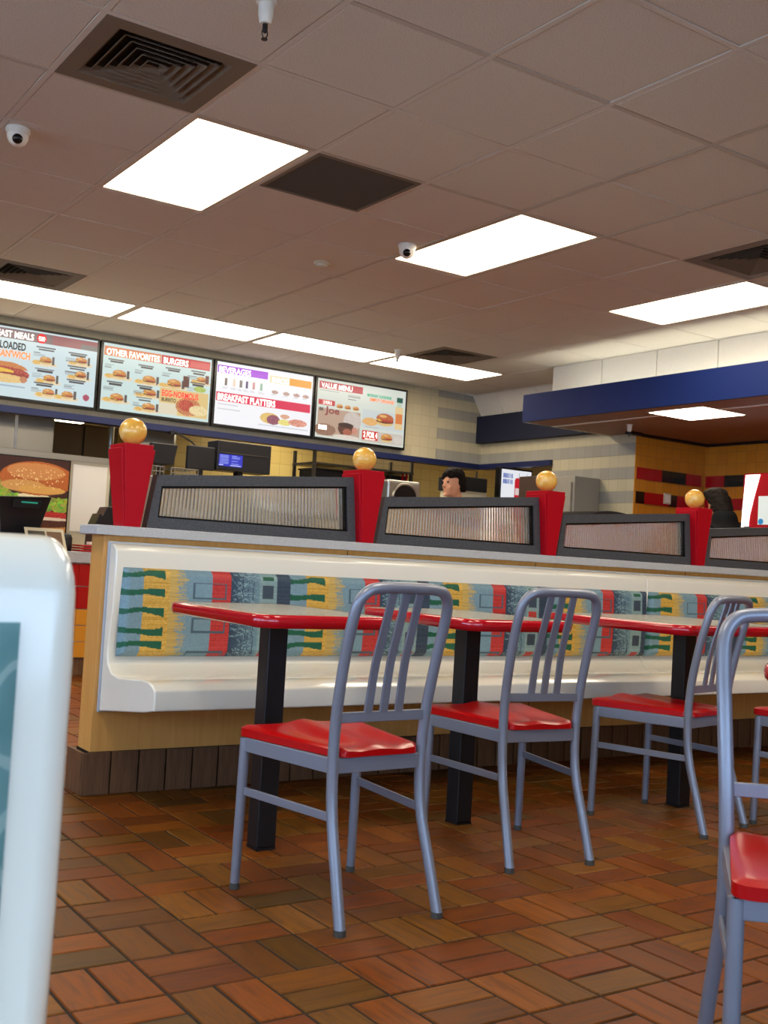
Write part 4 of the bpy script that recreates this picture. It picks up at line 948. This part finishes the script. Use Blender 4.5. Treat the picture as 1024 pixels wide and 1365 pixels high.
t = thing('steel_tray_rack', 'black and grey rack with red handled tongs in the kitchen', 'rack', (5.9, 9.6, 0))
for x in (5.55, 6.75): 
    for y in (9.5, 9.9): B(x-.015, x+.015, y-.015, y+.015, 0, 2.0).build('upright', M_STEELD, t)
for z in (.5, 1.1, 1.62, 1.85): B(5.53, 6.77, 9.48, 9.92, z, z+.02).build('shelf', M_STEELD, t)
for k, (x, w, h, m) in enumerate([(5.75, .34, .16, M_DARKP), (6.25, .2, .18, M_STEEL), (6.6, .22, .17, M_DARKP)]):
    q = thing('storage_bin', ['long black bin on the kitchen rack', 'grey steel bin between the black bins', 'short black bin with red handles on the kitchen rack'][k], 'bin', (x, 9.65, 1.64)); B(x-w/2, x+w/2, 9.52, 9.85, 1.64, 1.64+h).build('body', m, q, bevel=.01); B(x-w/2-.01, x+w/2+.01, 9.51, 9.86, 1.64+h, 1.64+h+.015).build('lid', m, q)
    if k == 2:
        for dx in (.04, .09): B(x+dx, x+dx+.016, 9.5, 9.52, 1.66, 1.87).build('handle', M_RT, q)
t = thing('storage_crate', 'black order crate with wire frame behind the cashier', 'crate', (6.75, 8.8, 0)); B(6.70, 7.06, 8.6, 8.9, 0, 1.66).build('stand', M_CREAM, t); B(6.68, 7.05, 8.58, 8.92, 1.66, 1.80).build('box', M_DARKP, t, bevel=.01); MB().tube([(6.72, 8.7, 1.8), (6.72, 8.7, 1.88), (7.0, 8.7, 1.88), (7.0, 8.7, 1.8)], .01, 8).build('frame', M_DARKP, t)
# drinks display seen through the side opening
t = thing('drinks_display', 'lit white display with two frozen drinks and blue writing', 'screen', (7.44, 8.6, 0), )
B(7.225, 7.665, 8.60, 8.68, 1.44, 1.945).build('case', M_GASKET, t, bevel=.006); B(7.40, 7.48, 8.68, 8.74, 0, 1.7).build('stand', M_BLACK, t); B(7.3, 7.6, 8.55, 8.8, 0, .02).build('foot', M_BLACK, t)
c = Cv(90, 100, (236, 238, 244))
for r in (0, 1):
    for k in range(6): c.rect(.07+k*.055, .10+k*.055+.012, .09+r*.13, .19+r*.13, (64, 96, 180)); c.rect(.07+k*.055, .115+k*.055, .09+r*.13+.04*(k % 3), .105+r*.13+.04*(k % 3), (64, 96, 180))
for x, col, c2 in ((.55, (196, 24, 44), (222, 200, 200)), (.82, (150, 92, 64), (214, 186, 180))):
    c.rect(x-.085, x+.085, .22, .78, col); c.ell(x, .22, .09, .06, col, 10); c.rect(x-.07, x+.07, .40, .55, c2); c.rect(x+.04, x+.055, .06, .2, (90, 90, 100)); c.rect(x-.06, x+.06, .78, .84, col)
color_grid('display', lambda u, v: (7.243+u*.404, 8.598, 1.925-v*.465), c.a, 90, 100, M_SCREEN, t)
# tall cabinets against the striped wall
t = thing('vending_cabinet', 'dark brown upright cabinet with side louvres against the striped wall', 'cabinet', (7.2, 7.85, 0)); B(6.98, 7.44, 7.71, 8.02, 0, 1.80).build('body', mat('brown_cab', (64, 46, 36), .5), t, bevel=.006)
for k in range(8): B(7.0, 7.2, 7.702, 7.711, 1.36+k*.026, 1.372+k*.026).build('louvre', M_GASKET, t)
t = thing('grey_cabinet', 'grey steel cabinet between the brown cabinet and the striped wall end', 'cabinet', (7.2, 7.5, 0)); B(7.12, 7.44, 7.40, 7.70, 0, 1.80).build('body', mat('grey_cab', (150, 144, 132), .45), t, bevel=.006); B(7.10, 7.12, 7.43, 7.67, .2, 1.74).build('door', mat('grey_cab', (0, 0, 0)), t)
t = thing('waste_bin', 'black rounded hood on a waste bin below the striped wall', 'waste bin', (6.9, 7.05, 0)); B(6.72, 7.26, 6.78, 7.34, 0, 1.38).build('cabinet', M_CREAM, t); MB().prism([(6.70, 1.38)]+[(6.98+.29*math.cos(math.pi-q*math.pi/14), 1.38+.075*math.sin(math.pi-q*math.pi/14)) for q in range(15)]+[(7.28, 1.38)], 6.76, 7.36, 'y').build('hood', M_BLACK, t, smooth=40)
# red drinks machine
kx, ky = 7.62, 5.92
t = thing('drinks_machine', 'tall red drinks machine with a lit white sweep in the ochre alcove', 'drinks machine', (kx+.35, 5.4, 0))
B(kx, kx+.75, 4.95, ky, 0, 1.815).build('body', M_RED, t, bevel=.02, seg=3)
M_LIT = mat('lit_white', (255, 255, 255), .4, emit=(255, 250, 250), es=2.2)
sw = [(ky-.035, 1.80), (ky-.175, 1.80), (ky-.12, 1.60), (ky-.085, 1.45), (ky-.065, 1.20), (ky-.06, 1.0), (ky-.01, 1.0), (ky-.008, 1.30), (ky-.015, 1.5)]
MB().prism(sw, kx-.008, kx-.001, 'x').build('lit_sweep', M_LIT, t)
B(kx-.006, kx-.001, 5.15, ky-.17, 1.385, 1.62).build('touch_screen', mat('kiosk_screen', (200, 210, 210), .3, emit=(190, 205, 205), es=.55), t)
for yy_, zz_, r_, col in ((5.57, 1.54, .06, (206, 30, 50)), (5.72, 1.41, .024, (30, 120, 176)), (5.6, 1.42, .035, (150, 150, 150)), (5.45, 1.42, .035, (206, 60, 40)), (5.4, 1.54, .05, (40, 120, 70))):
    MB().prism([(yy_+r_*math.cos(q*math.pi/12), zz_+r_*math.sin(q*math.pi/12)) for q in range(24)], kx-.009, kx-.006, 'x').build('drink_button', mat('btn%d%d' % (col[0], col[1]), col, .4, emit=col, es=.5), t)
B(kx-.04, kx, 5.05, 5.75, .75, .80).build('drip_tray', M_BLACK, t)

# ---------------------------------------------------------------- people
def loft(rings, n=20):
    mb = MB(); V = [(x+rx*math.cos(2*math.pi*k/n), y+ry*math.sin(2*math.pi*k/n), z) for z, rx, ry, x, y in rings for k in range(n)]
    m_ = len(rings)
    Fc = [(i*n+k, i*n+(k+1) % n, (i+1)*n+(k+1) % n, (i+1)*n+k) for i in range(m_-1) for k in range(n)]+[tuple(range(n-1, -1, -1)), tuple(range((m_-1)*n, m_*n))]
    return mb.add(V, Fc)
def joinv(*ms):
    o = MB()
    for m_ in ms: o.add(m_.v, m_.f)
    return o
def melt(o, vox, it=4):
    r = o.modifiers.new('melt', 'REMESH'); r.mode = 'VOXEL'; r.voxel_size = vox; r.use_smooth_shade = True
    sm = o.modifiers.new('soft', 'SMOOTH'); sm.factor = .5; sm.iterations = it
def person(label, loc, rot, hgt, pose, skin, hairc, topc, legc, hood=False):
    t = thing('person', label, 'person', (0, 0, 0)); k = hgt/1.75
    elb, wri, lean = pose
    def ln(p): return (p[0], p[1]+lean*max(0, p[2]-.95), p[2])
    def LT(r): return [(z, rx, ry, x, y+lean*max(0, z-.95)) for z, rx, ry, x, y in r]
    hc = 1.62; hy = .045
    head = loft(LT([(1.50, .035, .04, 0, hy+.02), (1.512, .05, .062, 0, hy+.02), (1.54, .062, .082, 0, hy+.012), (1.58, .070, .094, 0, hy), (1.62, .076, .100, 0, hy-.006), (1.66, .077, .100, 0, hy-.01), (1.70, .068, .088, 0, hy-.014), (1.73, .045, .06, 0, hy-.016), (1.742, .015, .02, 0, hy-.016)]))
    face = MB(); fy = hy+.092
    def fb(x, y, z, r, sc=(1, 1, 1)): face.ball(ln((x, y, z)), r, 12, 8, sc)
    fb(0, fy+.012, 1.592, .015, (.9, 1.2, .9)); fb(0, fy+.004, 1.612, .011, (.8, 1, 2)); fb(0, fy-.010, 1.515, .022, (1.2, .9, .8)); fb(0, fy-.002, 1.556, .013, (1.7, .7, .5)); fb(0, fy-.006, 1.542, .012, (1.6, .7, .5))
    for s_ in (-1, 1): fb(s_*.076, hy-.005, 1.60, .02, (.4, .9, 1.5)); fb(s_*.03, fy-.006, 1.645, .013, (1.7, .7, .5)); fb(s_*.045, fy-.03, 1.585, .02)
    neck = MB().tube([ln((0, -.005, 1.40)), ln((0, .015, 1.53))], [.062, .055], 14)
    torso = loft(LT([(.86, .15, .10, 0, 0), (.95, .165, .115, 0, 0), (1.05, .145, .10, 0, .005), (1.2, .16, .11, 0, .005), (1.33, .175, .115, 0, 0), (1.41, .15, .09, 0, -.005), (1.455, .085, .065, 0, -.005)]))
    legs = MB(); arms = MB(); sl = MB(); pants = MB(); hands = MB()
    for s_ in (-1, 1):
        lp = [(s_*.085, 0, .92), (s_*.095, .012, .50), (s_*.10, -.01, .30), (s_*.10, -.01, .08)]
        legs.tube(lp, [.085, .055, .052, .036], 12); pants.tube(lp, [.10, .07, .066, .06], 12); legs.ball((s_*.105, .05, .045), .045, 12, 8, (.9, 2.2, .8))
        sh = ln((s_*.175, 0, 1.40)); e = Vector((s_*elb[0], elb[1], elb[2])); w_ = Vector((s_*wri[0], wri[1], wri[2]))
        arms.tube([sh, e], [.05, .04], 12); arms.tube([e, w_], [.041, .027], 12); arms.ball(sh, .055, 12, 8); arms.ball(e, .04, 12, 8)
        sl.tube([sh, e], [.062, .054], 12); sl.ball(sh, .066, 12, 8)
        if hood: sl.tube([e, e.lerp(w_, .95)], [.055, .042], 12); sl.ball(e, .056, 12, 8)
        d = (w_-e).normalized(); sd = Vector((0, 0, 1)).cross(d); sd = sd.normalized() if sd.length > .2 else Vector((0, 1, 0)); nn = d.cross(sd).normalized()
        if nn.z > 0: nn = -nn
        hands.tube([w_-d*.01, w_+d*.045, w_+d*.085], [.027, .036, .034], 10, flat=.6)
        for q, l in ((-.027, .068), (-.009, .08), (.009, .076), (.027, .058)):
            b_ = w_+d*.075+sd*q; hands.tube([b_, b_+d*l*.5+nn*.006, b_+d*l+nn*.022], [.0095, .009, .0075], 8)
        b_ = w_+d*.03-sd*s_*.03; hands.tube([b_, b_-sd*s_*.022+d*.02, b_-sd*s_*.028+d*.05+nn*.01], [.012, .011, .009], 8)
    def sc(mb): mb.v = [(x*k, y*k, z*k) for x, y, z in mb.v]; return mb
    o = sc(joinv(head, face, neck, torso, legs, arms, hands)).build('body', skin, t); melt(o, .0085*k)
    shirt = joinv(loft(LT([(.84, .168, .122, 0, 0), (.95, .18, .13, 0, 0), (1.05, .165, .118, 0, .005), (1.2, .176, .126, 0, .005), (1.33, .19, .13, 0, 0), (1.415, .165, .105, 0, -.005), (1.462, .10, .082, 0, -.002), (1.485, .078, .072, 0, .002)])), sl)
    if hood: shirt.add(*(lambda q: (q.v, q.f))(loft(LT([(1.40, .14, .11, 0, -.01), (1.47, .11, .10, 0, 0), (1.53, .10, .10, 0, -.012), (1.565, .088, .07, 0, -.03), (1.58, .05, .03, 0, -.04)]))))
    o = sc(shirt).build('jacket' if hood else 'shirt', topc, t); melt(o, .014*k, 10)
    o = sc(joinv(loft([(.83, .155, .11, 0, 0), (.9, .17, .118, 0, 0), (.99, .168, .118, 0, 0)]), pants)).build('trousers', legc, t); melt(o, .014*k)
    for s_ in (-1, 1): sc(MB().ball((s_*.105, .055, .046), .052, 14, 10, (.95, 2.3, .85))).build('shoe', M_BLACK, t, smooth=60)
    hair = loft(LT([(1.55, .058, .045, 0, hy-.06), (1.60, .080, .065, 0, hy-.047), (1.64, .083, .076, 0, hy-.04), (1.675, .084, .09, 0, hy-.028), (1.71, .082, .102, 0, hy-.010), (1.745, .066, .086, 0, hy-.008), (1.765, .035, .05, 0, hy-.012)]))
    for q in range(70):
        a_, e_ = rng.rand()*2*math.pi, rng.rand()*1.1; hair.ball(ln((.075*math.cos(a_)*math.cos(e_), hy-.012+.095*math.sin(a_)*math.cos(e_), 1.675+.08*math.sin(e_))), .012+.014*rng.rand(), 8, 6)
    for q in range(60):
        a_ = math.pi*(1+rng.rand()); hair.ball(ln((.078*math.cos(a_), hy-.012+.098*math.sin(a_), 1.56+.12*rng.rand())), .014+.012*rng.rand(), 8, 6)
    for q in range(22):
        a_ = math.pi*rng.rand(); hair.ball(ln((.074*math.cos(a_), hy-.01+.1*math.sin(a_), 1.70+.010*rng.normal())), .012+.016*rng.rand(), 8, 6)
    if hood: hair.ball(ln((0, hy-.05, 1.61)), .085, 14, 10, (.98, .8, 1.1))
    o = sc(hair).build('hair', hairc, t); melt(o, .009*k, 2)
    for s_ in (-1, 1): sc(MB().ball(ln((s_*.031, fy-.012, 1.628)), .011, 10, 8)).build('eye', M_DARKP, t)
    t.location = loc; t.rotation_euler.z = rot
    return t
M_SKIN = mat('skin', (206, 146, 112), .5); M_SKIN2 = mat('skin_tan', (190, 132, 100), .5); M_HAIR = mat('hair_dark', (24, 17, 14), .75, spec=.15); M_SHIRT = mat('shirt_dark', (52, 48, 52), .8); M_TROU = mat('trousers_black', (26, 26, 30), .8); M_JACK = mat('jacket_black', (10, 11, 13), .8, spec=.2)
person('person with short dark wavy hair in a dark shirt, facing along the order counter', (6.03, 7.74, 0), math.pi/2, 1.765, ((.235, .07, 1.13), (.16, .22, .96), .03), M_SKIN, M_HAIR, M_SHIRT, M_TROU)
person('person in a black hooded jacket leaning over near the red drinks machine', (6.2, 4.82, 0), -.35, 1.55, ((.25, .12, 1.12), (.20, .34, 1.0), .42), M_SKIN2, M_HAIR, M_JACK, M_TROU, hood=True)
